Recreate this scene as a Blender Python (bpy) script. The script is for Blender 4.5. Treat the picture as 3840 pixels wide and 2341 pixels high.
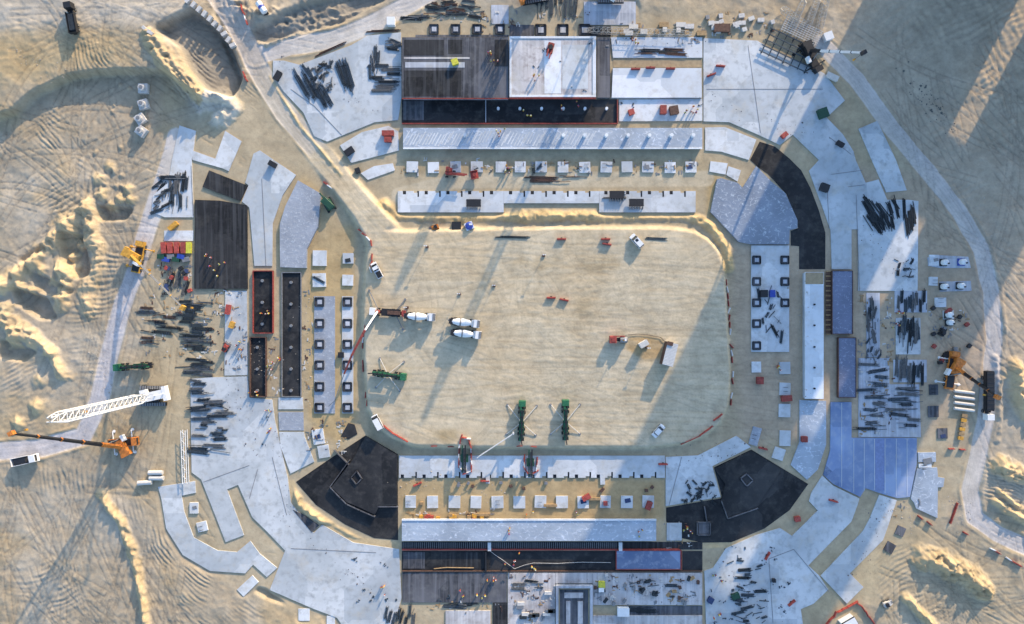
import bpy, bmesh, math, random
import numpy as np
from mathutils import Vector, Matrix
random.seed(7); rng = np.random.default_rng(7)
for o in list(bpy.data.objects): bpy.data.objects.remove(o)
SC = bpy.context.scene
R = math.radians

# ------------------------------------------------------------ camera, world, sun
K = 0.085                       # metres per photo pixel on the ground
H = 217.6                       # drone height
EL, AZ = 17.0, 27.5             # sun height; degrees east of north (north = top of photo)
cam = bpy.data.cameras.new('camera'); co = bpy.data.objects.new('camera', cam); SC.collection.objects.link(co)
cam.sensor_width = 36; cam.lens = 18 / 0.75; cam.clip_start = 1; cam.clip_end = 20000
co.location = (0, 0, H); co.rotation_euler = (0, 0, 0); SC.camera = co
w = bpy.data.worlds.new('World'); SC.world = w; w.use_nodes = True
nt = w.node_tree; sky = nt.nodes.new('ShaderNodeTexSky'); sky.sky_type = 'NISHITA'; sky.sun_disc = False
sky.sun_elevation = R(EL); sky.sun_rotation = R(AZ); sky.air_density = 1.0; sky.dust_density = 1.2; sky.ozone_density = 3.0
nt.nodes['Background'].inputs[1].default_value = 0.15
nt.links.new(sky.outputs[0], nt.nodes['Background'].inputs[0])
sl = bpy.data.lights.new('sun', 'SUN'); sl.energy = 2.3; sl.angle = R(0.6); sl.color = (1.0, 0.79, 0.54)
so = bpy.data.objects.new('sun', sl); SC.collection.objects.link(so)
sd = Vector((math.sin(R(AZ)) * math.cos(R(EL)), math.cos(R(AZ)) * math.cos(R(EL)), math.sin(R(EL))))
so.rotation_euler = sd.to_track_quat('Z', 'Y').to_euler(); so.location = (0, 0, 300)
SC.view_settings.view_transform = 'Standard'; SC.view_settings.look = 'None'
SC.view_settings.exposure = 1.47; SC.view_settings.gamma = 1.0

# ------------------------------------------------------------ coordinates
F = 3840 / 2464                 # survey units (2464 wide map) -> photo pixels
def W(x, y, z=0.0):             # survey point seen at height z -> world
    s = K * (H - z) / H
    return Vector(((x * F - 1920) * s, -(y * F - 1170.5) * s, z))

# ------------------------------------------------------------ materials
MATS = {}
def newmat(name):
    m = bpy.data.materials.new(name); m.use_nodes = True; n = m.node_tree.nodes; l = m.node_tree.links
    return m, n, l, n['Principled BSDF']
def lin(c):
    return tuple(((v / 255 + 0.055) / 1.055) ** 2.4 if v > 10 else v / 255 / 12.92 for v in c)
def noise(n, l, vec, scale, detail=4, rough=0.55):
    t = n.new('ShaderNodeTexNoise'); t.inputs['Scale'].default_value = scale; t.inputs['Detail'].default_value = detail
    t.inputs['Roughness'].default_value = rough
    if vec: l.new(vec, t.inputs['Vector'])
    return t.outputs['Fac']
def ramp(n, l, fac, stops):
    r = n.new('ShaderNodeValToRGB'); l.new(fac, r.inputs[0]); e = r.color_ramp.elements
    while len(e) < len(stops): e.new(0.5)
    for i, (p, c) in enumerate(stops): e[i].position = p; e[i].color = (*c, 1) if len(c) == 3 else c
    return r.outputs[0]
def mix(n, l, fac, a, b, mode='MIX'):
    m = n.new('ShaderNodeMix'); m.data_type = 'RGBA'; m.blend_type = mode
    for s, v in ((m.inputs[0], fac), (m.inputs[6], a), (m.inputs[7], b)):
        if hasattr(v, 'links') or hasattr(v, 'is_linked'): l.new(v, s)
        else: s.default_value = v if not isinstance(v, tuple) else (*v, 1)
    return m.outputs[2]
def plain(name, col, rough=0.6, metal=0.0, var=0.18, spec=0.4, scale=1.5):
    if name in MATS: return MATS[name]
    m, n, l, b = newmat(name)
    g = n.new('ShaderNodeNewGeometry')
    f = noise(n, l, g.outputs['Position'], scale)
    c = ramp(n, l, f, [(0.3, tuple(v * (1 - var) for v in col)), (0.7, tuple(min(1, v * (1 + var)) for v in col))])
    l.new(c, b.inputs['Base Color']); b.inputs['Roughness'].default_value = rough; b.inputs['Metallic'].default_value = metal
    b.inputs['Specular IOR Level'].default_value = spec
    MATS[name] = m; return m
def concrete(name, c0, c1, stain=(0.3, 0.3, 0.3), stain_amt=0.35, streak=0.0, bump=0.3, speck=0.3, rough=0.85):
    m, n, l, b = newmat(name)
    g = n.new('ShaderNodeNewGeometry'); P_ = g.outputs['Position']
    oi = n.new('ShaderNodeObjectInfo')
    big = noise(n, l, P_, 0.07, 5, 0.6); mid = noise(n, l, P_, 0.45, 6, 0.65); fine = noise(n, l, P_, 3.2, 4, 0.7)
    c = ramp(n, l, big, [(0.35, c0), (0.65, c1)])
    vo = n.new('ShaderNodeTexVoronoi'); vo.distance = 'CHEBYCHEV'; vo.inputs['Scale'].default_value = 0.075; l.new(P_, vo.inputs['Vector'])
    c = mix(n, l, 1.0, c, ramp(n, l, vo.outputs['Color'], [(0.2, (.80, .82, .84) if c0[0] > .25 else (.6, .62, .66)), (.8, (1.07, 1.06, 1.05) if c0[0] > .25 else (1.45, 1.42, 1.4))]), 'MULTIPLY')
    du = ramp(n, l, noise(n, l, P_, 0.16, 7, .7), [(0.52, (0, 0, 0)), (0.70, (.6 if c0[0] > .25 else .07,) * 3)]); c = mix(n, l, du, c, (.44, .40, .33))
    st = ramp(n, l, mid, [(0.5, (0, 0, 0)), (0.72, (stain_amt,) * 3)])
    c = mix(n, l, st, c, stain)
    sp = ramp(n, l, fine, [(0.60, (0, 0, 0)), (0.75, (speck,) * 3)])
    c = mix(n, l, sp, c, tuple(v * 0.55 for v in stain))
    if streak:
        mp = n.new('ShaderNodeMapping'); mp.inputs['Scale'].default_value = (1.2, 0.05, 1); l.new(P_, mp.inputs[0])
        s = noise(n, l, mp.outputs[0], 1.0, 3)
        c = mix(n, l, ramp(n, l, s, [(0.45, (0, 0, 0)), (0.65, (streak,) * 3)]), c, tuple(min(1, v * (1.7 if v > .05 else 2.6)) for v in c1))
    hv = n.new('ShaderNodeMath'); hv.operation = 'MULTIPLY_ADD'; l.new(oi.outputs['Random'], hv.inputs[0]); hv.inputs[1].default_value = 0.12; hv.inputs[2].default_value = 0.94
    cm = n.new('ShaderNodeVectorMath'); cm.operation = 'SCALE'; l.new(c, cm.inputs[0]); l.new(hv.outputs[0], cm.inputs['Scale'])
    l.new(cm.outputs[0], b.inputs['Base Color']); b.inputs['Roughness'].default_value = rough
    b.inputs['Specular IOR Level'].default_value = 0.25
    bp = n.new('ShaderNodeBump'); bp.inputs['Strength'].default_value = bump; bp.inputs['Distance'].default_value = 0.15
    l.new(mid, bp.inputs['Height']); l.new(bp.outputs[0], b.inputs['Normal'])
    MATS[name] = m; return m
M_CONC = concrete('blinding_concrete', (0.42, 0.445, 0.455), (0.565, 0.585, 0.595), (0.28, 0.295, 0.30), 0.8, bump=0.2, speck=.4)
M_WHITE = concrete('white_concrete', (0.62, 0.64, 0.66), (0.72, 0.74, 0.76), (0.42, 0.42, 0.42), 0.35, bump=0.15)
M_PAD = concrete('pad_concrete', (0.48, 0.50, 0.51), (0.63, 0.65, 0.665), (0.34, 0.34, 0.32), 0.7, bump=0.15, speck=.45)
M_GREY = concrete('grey_concrete', (0.30, 0.31, 0.34), (0.42, 0.44, 0.48), (0.55, 0.57, 0.60), 0.5, streak=0.25)
M_RAFT = concrete('cast_raft', (0.38, 0.35, 0.34), (0.56, 0.54, 0.53), (0.22, 0.18, 0.165), 0.8, streak=0.2, speck=0.5)
M_DECK = concrete('rebar_deck', (0.015, 0.016, 0.018), (0.026, 0.027, 0.029), (0.055, 0.055, 0.057), 0.4, streak=0.6, speck=0.35)
M_DECKL = concrete('lighter_rebar_deck', (0.042, 0.044, 0.05), (0.10, 0.102, 0.112), (0.18, 0.178, 0.175), 0.5, streak=0.5, speck=0.4)
M_BLACK = concrete('waterproof_membrane', (0.011, 0.012, 0.014), (0.030, 0.0305, 0.032), (0.065, 0.062, 0.06), 0.6, speck=0.25, rough=0.75)
M_BLUE = concrete('blue_membrane', (0.105, 0.15, 0.26), (0.18, 0.235, 0.345), (0.33, 0.37, 0.44), 0.7, speck=0.1, bump=0.2)
M_BROWN = plain('compacted_sand', (0.30, 0.255, 0.19), 0.95, scale=0.6)
M_DIRT = plain('loose_brown_soil', (0.34, 0.26, 0.16), 0.95, scale=0.9)

def wrinkle(name, base, line, sc=0.5, amt=0.8):
    m, n, l, b = newmat(name)
    g = n.new('ShaderNodeNewGeometry'); P_ = g.outputs['Position']
    v = n.new('ShaderNodeTexVoronoi'); v.feature = 'DISTANCE_TO_EDGE'; v.inputs['Scale'].default_value = sc
    mp = n.new('ShaderNodeMapping'); mp.inputs['Rotation'].default_value = (0, 0, 0.6); mp.inputs['Scale'].default_value = (1, 2.2, 1)
    nz = n.new('ShaderNodeTexNoise'); nz.inputs['Scale'].default_value = 0.5; l.new(P_, nz.inputs['Vector'])
    ad = n.new('ShaderNodeVectorMath'); ad.operation = 'MULTIPLY_ADD'; l.new(nz.outputs['Color'], ad.inputs[0]); ad.inputs[1].default_value = (3, 3, 3); l.new(P_, ad.inputs[2])
    l.new(ad.outputs[0], mp.inputs[0]); l.new(mp.outputs[0], v.inputs['Vector'])
    big = noise(n, l, P_, 0.12, 4); 
    c = ramp(n, l, big, [(0.35, tuple(x * 0.85 for x in base)), (0.65, tuple(x * 1.15 for x in base))])
    e = ramp(n, l, v.outputs['Distance'], [(0.0, (amt,) * 3), (0.06, (0, 0, 0))])
    k2 = noise(n, l, P_, 0.9, 3); e2 = ramp(n, l, k2, [(0.45, (0, 0, 0)), (0.6, (1, 1, 1))])
    e = mix(n, l, 1.0, e, e2, 'MULTIPLY')
    c = mix(n, l, e, c, line); l.new(c, b.inputs['Base Color']); b.inputs['Roughness'].default_value = 0.5
    bp = n.new('ShaderNodeBump'); bp.inputs['Strength'].default_value = 0.5; bp.inputs['Distance'].default_value = 0.2
    l.new(k2, bp.inputs['Height']); l.new(bp.outputs[0], b.inputs['Normal'])
    MATS[name] = m; return m
M_LAV = wrinkle('lavender_sheeting', (0.28, 0.30, 0.335), (0.50, 0.53, 0.56))
M_LAVB = wrinkle('blue_grey_sheeting', (0.20, 0.235, 0.29), (0.52, 0.57, 0.62), 0.35)
M_MOTT = wrinkle('wet_cured_concrete', (0.32, 0.365, 0.42), (0.60, 0.65, 0.72), 0.25, 0.9)
M_RUBL = wrinkle('red_blue_stained_deck', (0.13, 0.15, 0.22), (0.36, 0.38, 0.48), 0.4, 0.7)

STEEL = plain('dark_rebar', (0.030, 0.036, 0.040), 0.6, 0.3, 0.35)
GREYB = plain('weathered_grey_steel', (0.14, 0.14, 0.137), 0.6, 0.2, 0.3)
STEELB = plain('blue_grey_steel', (0.065, 0.082, 0.095), 0.5, 0.4, 0.3)
RUST = plain('rusty_steel', (0.10, 0.055, 0.04), 0.8, 0.1, 0.35)
RED = plain('red_plastic', (0.33, 0.06, 0.045), 0.6, var=.35)
FORM = plain('red_formwork', (0.24, 0.045, 0.035), 0.7, var=0.35)
WHITEP = plain('white_paint', (0.70, 0.70, 0.69), 0.35, var=0.06)
CREAM = plain('cream_panel', (0.52, 0.50, 0.46), 0.6, var=0.08)
GLASS = plain('dark_glass', (0.015, 0.02, 0.025), 0.1, var=0.05, spec=0.8)
TYRE = plain('black_rubber', (0.02, 0.02, 0.02), 0.85)
YEL = plain('crane_yellow', (0.52, 0.27, 0.04), 0.6, var=.3)
ORA = plain('crane_orange', (0.50, 0.165, 0.03), 0.6, var=.35)
GRN = plain('pump_green', (0.02, 0.12, 0.055), 0.6, var=.35)
DGRN = plain('dark_green', (0.015, 0.06, 0.035), 0.5)
BLK = plain('black_metal', (0.018, 0.018, 0.02), 0.5)
GRYM = plain('grey_metal', (0.22, 0.22, 0.22), 0.5, 0.3)
LATT = plain('white_lattice_paint', (0.60, 0.60, 0.585), 0.4, var=0.06)
WOOD = plain('timber', (0.30, 0.20, 0.10), 0.8, var=0.3)
BLUEP = plain('blue_paint', (0.03, 0.06, 0.30), 0.4)
LIME = plain('lime_yellow', (0.50, 0.47, 0.05), 0.6)
SKIN = plain('skin', (0.25, 0.14, 0.09), 0.6)
HIVIS = plain('orange_workwear', (0.42, 0.10, 0.04), 0.8)
BLUEW = plain('navy_workwear', (0.03, 0.05, 0.12), 0.8)
BLOCK = plain('concrete_block', (0.50, 0.48, 0.45), 0.85)
SCAF = plain('galvanised_scaffold', (0.42, 0.40, 0.36), 0.5, 0.2)
STONE = plain('dark_scrub', (0.10, 0.10, 0.09), 0.9)

# ------------------------------------------------------------ mesh builder
class MB:
    def __init__(s): s.v = []; s.f = []
    def add(s, vs, fs):
        b = len(s.v); s.v += [tuple(v) for v in vs]; s.f += [tuple(b + i for i in f) for f in fs]; return s
    def box(s, cx, cy, cz, sx, sy, sz, rz=0.0, taper=1.0):
        c, n = math.cos(rz), math.sin(rz); vs = []
        for dz in (-1, 1):
            t = taper if dz > 0 else 1
            for dx, dy in ((-1, -1), (1, -1), (1, 1), (-1, 1)):
                x, y = dx * sx / 2 * t, dy * sy / 2 * t; vs.append((cx + x * c - y * n, cy + x * n + y * c, cz + dz * sz / 2))
        return s.add(vs, [(3, 2, 1, 0), (4, 5, 6, 7), (0, 1, 5, 4), (1, 2, 6, 5), (2, 3, 7, 6), (3, 0, 4, 7)])
    def cyl(s, p, q, r, n=8, r2=None):
        p = Vector(p); q = Vector(q); r2 = r if r2 is None else r2; d = (q - p)
        if d.length < 1e-6: return s
        d.normalize(); a = d.orthogonal().normalized(); b = d.cross(a); vs = []
        for c, rr in ((p, r), (q, r2)):
            for i in range(n):
                t = 2 * math.pi * (i + 0.5) / n; vs.append(c + a * math.cos(t) * rr + b * math.sin(t) * rr)
        fs = [(i, (i + 1) % n, n + (i + 1) % n, n + i) for i in range(n)] + [tuple(range(n))[::-1], tuple(range(n, 2 * n))]
        return s.add(vs, fs)
    def prism(s, pts, z0, z1):
        a = sum(pts[i][0] * pts[(i + 1) % len(pts)][1] - pts[(i + 1) % len(pts)][0] * pts[i][1] for i in range(len(pts)))
        if a < 0: pts = pts[::-1]
        n = len(pts); vs = [(p[0], p[1], z0) for p in pts] + [(p[0], p[1], z1) for p in pts]
        return s.add(vs, [tuple(range(n))[::-1], tuple(range(n, 2 * n))] + [(i, (i + 1) % n, n + (i + 1) % n, n + i) for i in range(n)])
    def profile(s, pts, y0, y1):     # side outline in x,z pulled along y
        n = len(pts); vs = [(p[0], y0, p[1]) for p in pts] + [(p[0], y1, p[1]) for p in pts]
        return s.add(vs, [tuple(range(n)), tuple(range(n, 2 * n))[::-1]] + [(i, n + i, n + (i + 1) % n, (i + 1) % n) for i in range(n)])
    def lathe(s, prof, p, q, n=14):  # prof: (t along p->q, radius)
        p = Vector(p); q = Vector(q); d = q - p; dn = d.normalized(); a = dn.orthogonal().normalized(); b = dn.cross(a); vs = []; fs = []
        for t, r in prof:
            for i in range(n):
                th = 2 * math.pi * i / n; vs.append(p + d * t + (a * math.cos(th) + b * math.sin(th)) * r)
        for k in range(len(prof) - 1):
            for i in range(n): fs.append((k * n + i, k * n + (i + 1) % n, (k + 1) * n + (i + 1) % n, (k + 1) * n + i))
        fs += [tuple(range(n))[::-1], tuple(range((len(prof) - 1) * n, len(prof) * n))]
        return s.add(vs, fs)
    def mesh(s, name, mat):
        m = bpy.data.meshes.new(name); m.from_pydata(s.v, [], s.f); m.update()
        if mat: m.materials.append(mat)
        return m
def link(o): SC.collection.objects.link(o); return o
def part(name, mb, mat, parent=None, loc=None):
    me = mb if isinstance(mb, bpy.types.Mesh) else mb.mesh(name, mat)
    o = link(bpy.data.objects.new(name, me)); o.parent = parent
    if loc is not None: o.location = loc
    return o
def tag(o, label=None, cat=None, group=None, kind=None):
    if label: o['label'] = label
    if cat: o['category'] = cat
    if group: o['group'] = group
    if kind: o['kind'] = kind
    return o
def thing(name, label, cat, loc, rz=0.0, group=None):
    o = link(bpy.data.objects.new(name, None)); o.location = loc; o.rotation_euler = (0, 0, R(rz)); o.empty_display_size = 0.5
    return tag(o, label, cat, group)
def copy_tree(o, parent=None):
    c = o.copy(); SC.collection.objects.link(c); c.parent = parent
    for ch in o.children: copy_tree(ch, c)
    return c

# ============================================================ TERRAIN
GX0, GX1, GY0, GY1, ST = -160, 4000, -160, 2500, 4.0
gx = np.arange(GX0, GX1 + 1, ST); gy = np.arange(GY0, GY1 + 1, ST)
SX, SY = np.meshgrid(gx, gy); NY, NX = SX.shape
def vnoise(cell, seed):
    r = np.random.default_rng(abs(int(seed * 7))); cy, cx = (cell, cell) if not isinstance(cell, tuple) else (cell[1], cell[0])
    ny, nx = int(NY * ST / cy) + 3, int(NX * ST / cx) + 3; g = r.random((ny, nx)) * 2 - 1
    fy = (SY[:, 0] - GY0) / cy; fx = (SX[0] - GX0) / cx
    iy = fy.astype(int); ix = fx.astype(int); ty = fy - iy; tx = fx - ix; ty = ty * ty * (3 - 2 * ty); tx = tx * tx * (3 - 2 * tx)
    a = g[iy][:, ix]; b = g[iy][:, ix + 1]; c = g[iy + 1][:, ix]; d = g[iy + 1][:, ix + 1]
    ty = ty[:, None]; tx = tx[None, :]
    return (a * (1 - tx) + b * tx) * (1 - ty) + (c * (1 - tx) + d * tx) * ty
def fbm(cell, seed, octv=4, gain=0.5):
    s = 0; a = 1
    for i in range(octv):
        s = s + a * vnoise(max(cell / 2 ** i, ST * 1.01), seed + i); a *= gain
    return s
def pmask(pts):                  # survey polygon -> grid mask
    P_ = [(x * F, y * F) for x, y in pts]; xs = [p[0] for p in P_]; ys = [p[1] for p in P_]
    m = np.zeros((NY, NX)); i0 = max(0, int((min(xs) - GX0) / ST)); i1 = min(NX, int((max(xs) - GX0) / ST) + 2)
    j0 = max(0, int((min(ys) - GY0) / ST)); j1 = min(NY, int((max(ys) - GY0) / ST) + 2)
    if i1 <= i0 or j1 <= j0: return m
    X = SX[j0:j1, i0:i1]; Y = SY[j0:j1, i0:i1]; c = np.zeros(X.shape, bool)
    for a in range(len(P_)):
        x1, y1 = P_[a]; x2, y2 = P_[a - 1]
        if y1 == y2: continue
        c ^= ((Y < y1) != (Y < y2)) & (X < (x2 - x1) * (Y - y1) / (y2 - y1) + x1)
    m[j0:j1, i0:i1] = c; return m
def blur(m, px, it=2):
    r = max(1, int(px / ST))
    for _ in range(it):
        for ax in (0, 1):
            p = np.pad(m, [(r + 1, r) if k == ax else (0, 0) for k in (0, 1)], mode='edge'); c = np.cumsum(p, axis=ax)
            n_ = m.shape[ax]; hi = np.take(c, np.arange(2 * r + 1, 2 * r + 1 + n_), axis=ax); lo = np.take(c, np.arange(0, n_), axis=ax)
            m = (hi - lo) / (2 * r + 1)
    return m
def dline(pts):                  # distance (photo px) to a survey polyline
    d = np.full((NY, NX), 1e9)
    for (x1, y1), (x2, y2) in zip(pts[:-1], pts[1:]):
        x1 *= F; y1 *= F; x2 *= F; y2 *= F; dx, dy = x2 - x1, y2 - y1; L = dx * dx + dy * dy
        t = np.clip(((SX - x1) * dx + (SY - y1) * dy) / L, 0, 1); d = np.minimum(d, np.hypot(SX - x1 - t * dx, SY - y1 - t * dy))
    return d
def sstep(a, b, x):
    t = np.clip((x - a) / (b - a), 0, 1); return t * t * (3 - 2 * t)

PITCH = [(905, 560), (960, 556), (1100, 552), (1400, 548), (1600, 548), (1665, 556), (1700, 575), (1728, 605), (1742, 650), (1750, 800), (1756, 900),
         (1752, 970), (1735, 1012), (1700, 1045), (1650, 1066), (1560, 1076), (1300, 1078), (1000, 1074), (940, 1052), (905, 1020), (885, 980), (878, 880), (874, 760), (880, 640), (886, 585), (850, 525), (795, 452), (738, 380), (785, 345), (845, 418), (900, 480), (935, 520), (965, 545)]
R1 = [(505, -40), (560, 40), (600, 120), (632, 185), (685, 270), (760, 360), (840, 455), (895, 520), (945, 575)]
R2 = [(615, 135), (700, 112), (800, 95), (880, 66), (950, 30), (1040, -20)]
R3 = [(1975, 105), (2060, 190), (2140, 300), (2230, 410), (2310, 510), (2360, 600), (2384, 700), (2393, 820), (2380, 920), (2370, 1010), (2352, 1100), (2334, 1180), (2345, 1245), (2400, 1285), (2500, 1330)]
R4 = [(425, 330), (392, 440), (352, 560), (327, 650), (292, 740), (262, 860), (240, 960), (200, 1050), (100, 1078), (-40, 1090)]
R5 = [(960, 470), (1100, 436), (1400, 432), (1700, 430)]

# ---- slabs: (polygon, material, top z, name)
S = []
def slab(pts, mat=None, z=0.25, name='concrete_slab', thing_=None): S.append((pts, mat or M_CONC, z, name, thing_)); return pts
def rect(x0, y0, x1, y1): return [(x0, y0), (x1, y0), (x1, y1), (x0, y1)]
slab([(657, 146), (683, 146), (720, 156), (845, 109), (884, 86), (965, 78), (966, 234), (958, 289), (902, 294), (787, 341), (756, 328), (730, 271), (683, 221), (657, 182)])
slab([(818, 350), (871, 318), (935, 303), (958, 316), (960, 362), (900, 378), (845, 392)])
slab([(868, 417), (900, 400), (945, 393), (950, 410), (885, 433)], M_PAD)
slab([(1470, 90), (1690, 90), (1690, 139), (1590, 139), (1475, 139)], M_WHITE, 0.3)
slab([(1475, 164), (1688, 164), (1689, 235), (1472, 235)], M_WHITE, 0.9)
slab([(1693, 92), (1822, 98), (1851, 115), (1968, 169), (1984, 177), (2033, 242), (1989, 283), (2028, 323), (2054, 365), (2059, 385), (2083, 440), (2114, 432), (2135, 481), (2187, 481), (2210, 484), (2208, 700), (2065, 700), (2065, 552), (2049, 552), (2049, 648), (2002, 648), (1999, 554), (1979, 497), (1947, 411), (1971, 385), (1908, 324), (1877, 349), (1822, 323), (1755, 294), (1693, 292)])
slab([(2066, 310), (2111, 291), (2156, 385), (2182, 458), (2133, 463), (2098, 385)])
slab([(1490, 240), (1690, 238), (1690, 291), (1490, 292)], M_PAD, 0.22)
slab([(1697, 307), (1744, 306), (1820, 336), (1802, 385), (1736, 365), (1697, 362)], M_PAD)
# notched slab north of the pitch
NOTCH = []
def notched(x0, x1, ya, yb, edge, step=26.2, phase=12):
    pts = []; x = x0 + phase; i = 0; s = 1 if edge == 'top' else -1; y = ya if edge == 'top' else yb
    pts.append((x0, y))
    while x + 12 < x1:
        NOTCH.append((x, y, x + 8, y + 8 * s) if i % 2 == 0 else (x + 9, y, x + 13, y + 14 * s))
        if i % 2 == 0: pts += [(x, y), (x, y + 8 * s), (x + 8, y + 8 * s), (x + 8, y)]
        else: pts += [(x, y), (x, y + 4 * s), (x + 9, y + 4 * s), (x + 9, y + 14 * s), (x + 13, y + 14 * s), (x + 13, y)]
        x += step; i += 1
    pts.append((x1, y)); y2 = yb if edge == 'top' else ya
    return pts + [(x1, y2), (x0, y2)]
slab(notched(957, 1212, 460, 511, 'top'), M_PAD, 0.5)
slab(notched(1212.5, 1441.5, 460, 489, 'top'), M_PAD, 0.5)
slab(notched(1442, 1674, 460, 511, 'top'), M_PAD, 0.5)
slab(notched(960, 1600, 1097, 1150, 'bottom', phase=4), M_PAD, 0.4)
slab([(1602, 1100), (1680, 1096), (1772, 1049), (1807, 1076), (1714, 1122), (1734, 1196), (1662, 1208), (1602, 1218)])
slab([(1953, 1185), (1979, 1145), (2005, 1169), (2068, 1200), (2064, 1214), (2049, 1255), (1945, 1361), (1971, 1385), (1993, 1419), (1958, 1453), (1927, 1466), (1936, 1530), (1700, 1530), (1695, 1374), (1716, 1367), (1747, 1320), (1817, 1289), (1877, 1271), (1906, 1290), (1968, 1229), (1947, 1206)])
slab([(2116, 1191), (2158, 1204), (2137, 1266), (2125, 1300), (2045, 1380), (2078, 1413), (2038, 1453), (1975, 1386), (2077, 1278), (2093, 1248)])
S11 = [(1999, 968), (2049, 968), (2049, 1054), (2206, 1054), (2206, 1117), (2190, 1196), (2160, 1199), (2117, 1187), (2083, 1175), (2070, 1196), (2005, 1165), (1981, 1143), (1998, 1085)]
slab(S11, M_BLUE, 0.3, 'blue_deck', ('blue membrane deck in the east bays, divided by pale seams running top to bottom', 'deck'))
slab([(2207, 1128), (2255, 1125), (2257, 1148), (2273, 1151), (2270, 1172), (2257, 1173), (2256, 1247), (2205, 1224), (2200, 1210), (2192, 1200)], M_MOTT, 0.45, 'stepped_raft', ('mottled grey blue stepped raft at the east edge beside the blue deck', 'foundation'))
slab([(1924, 963), (1988, 965), (1988, 1070), (1968, 1130), (1942, 1155), (1903, 1119), (1924, 1064)], M_MOTT, 0.35, 'mottled_slab', ('wet mottled pale blue slab below the white east roof deck', 'slab'))
# west
slab([(432, 302), (471, 315), (466, 355), (461, 385), (466, 523), (396, 523), (365, 510), (368, 470), (405, 440), (414, 385)], M_PAD)
slab([(462, 362), (518, 382), (542, 315), (581, 340), (550, 412), (535, 405), (463, 385)], M_PAD)
slab([(610, 370), (625, 362), (712, 421), (680, 470), (656, 538), (655, 640), (612, 640), (600, 500), (582, 485), (598, 446), (590, 440)])
slab([(542, 700), (594, 700), (596, 903), (540, 904)], M_CONC)
slab([(458, 912), (513, 908), (596, 906), (600, 957), (655, 962), (661, 1010), (676, 1080), (692, 1150), (700, 1210), (755, 1283), (775, 1263), (850, 1306), (960, 1322), (966, 1440), (940, 1530), (840, 1530), (811, 1487), (751, 1464), (649, 1420), (686, 1325), (642, 1279), (607, 1245), (573, 1167), (546, 1178), (587, 1288), (543, 1305), (484, 1154), (461, 1137)])
slab([(380, 1172), (469, 1158), (471, 1186), (437, 1193), (443, 1232), (466, 1294), (523, 1325), (570, 1329), (602, 1302), (625, 1333), (667, 1367), (642, 1389), (609, 1359), (590, 1380), (505, 1374), (440, 1336), (400, 1273), (388, 1200)])
slab([(570, 1419), (607, 1385), (622, 1401), (586, 1436)], M_PAD)
slab([(670, 957), (728, 957), (730, 985), (670, 985)], M_CONC)
slab([(670, 992), (730, 992), (731, 1036), (672, 1036)], M_LAV, 0.2)
slab([(672, 1040), (731, 1040), (733, 1051), (756, 1111), (699, 1140), (674, 1072)], M_CONC)
slab(rect(756, 713, 806, 995), M_LAV, 0.2, 'column_base_slab', ('long lavender grey slab west of the pitch with a column of square pits', 'slab'))
slab(rect(823, 713, 850, 995), M_PAD, 0.2, 'column_base_slab', ('narrow slab with square pits nearest the west edge of the pitch', 'slab'))
slab([(717, 434), (772, 466), (769, 499), (764, 546), (738, 599), (737, 645), (674, 643), (673, 541), (686, 497)], M_LAV, 1.0, 'sheeted_deck', ('lavender sheeted deck with bent outline northwest of the pitch', 'deck'))
slab(rect(2153, 700, 2231, 752), M_GREY, 0.15); slab(rect(2085, 705, 2117, 860), M_GREY, 0.12)
slab(rect(2156, 765, 2215, 853), M_CONC, 0.18); slab(rect(2150, 866, 2230, 920), M_GREY, 0.14)
slab([(2066, 862), (2140, 862), (2140, 925), (2212, 925), (2216, 1052), (2066, 1052)], M_GREY, 0.16)
slab(rect(395, 640 - 85, 465, 580), M_PAD, 0.15); slab(rect(1222, 1379, 1336, 1530), M_RAFT, 0.5)
slab(rect(1426, 1379, 1690, 1456), M_RAFT, 0.5); slab(rect(1336.5, 1379, 1425.5, 1404), M_RAFT, 0.5); slab(rect(1426, 1482, 1690, 1530), M_RAFT, 0.5)
slab([(2232, 620), (2255, 614), (2330, 618), (2336, 645), (2262, 645), (2234, 640)], M_GREY, 0.12)
slab([(2260, 678), (2336, 676), (2338, 700), (2262, 702)], M_GREY, 0.12)
slab(rect(718, 1465, 745, 1494), M_PAD, 0.15); slab(rect(786, 1482, 806, 1510), M_PAD, 0.15)
slab(rect(1072, 1470, 1180, 1530), M_RAFT, 0.3); slab(rect(1186, 1451, 1220, 1530), M_DECK, 0.25)
slab(rect(1182, 12, 1224, 58), M_GREY, 0.12); slab(rect(1405, 4, 1530, 60), M_GREY, 0.12); slab(rect(1226, 60, 1285, 87), M_DECKL, 0.1); slab(rect(1419, 62, 1470, 88), M_DECK, 0.12); slab(rect(1000, 84, 1224, 89), M_DECKL, 0.1)  # second slab here is flat grey put in for the orange crane's shade
# black membrane areas
slab([(712, 1160), (800, 1100), (880, 1048), (957, 1093), (958, 1300), (900, 1295), (830, 1262), (760, 1215)], M_BLACK, 0.05, 'black_membrane_pit', ('black waterproofed corner pit southwest of the pitch', 'foundation pit'))
slab([(1603, 1222), (1665, 1211), (1738, 1199), (1718, 1125), (1808, 1082), (1945, 1165), (1900, 1228), (1840, 1272), (1760, 1305), (1690, 1306), (1640, 1295), (1603, 1255)], M_BLACK, 0.05, 'black_membrane_pit', ('black waterproofed corner pit southeast of the pitch', 'foundation pit'))
slab([(1805, 385), (1828, 341), (1865, 353), (1900, 382), (1928, 410), (1950, 452), (1970, 505), (1986, 560), (1986, 648), (1923, 648), (1923, 593), (1903, 591), (1903, 556), (1921, 549), (1893, 468), (1848, 419), (1822, 401)], M_BLACK, 0.05, 'black_membrane_pit', ('black crescent of membrane at the northeast corner', 'foundation pit'))
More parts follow.
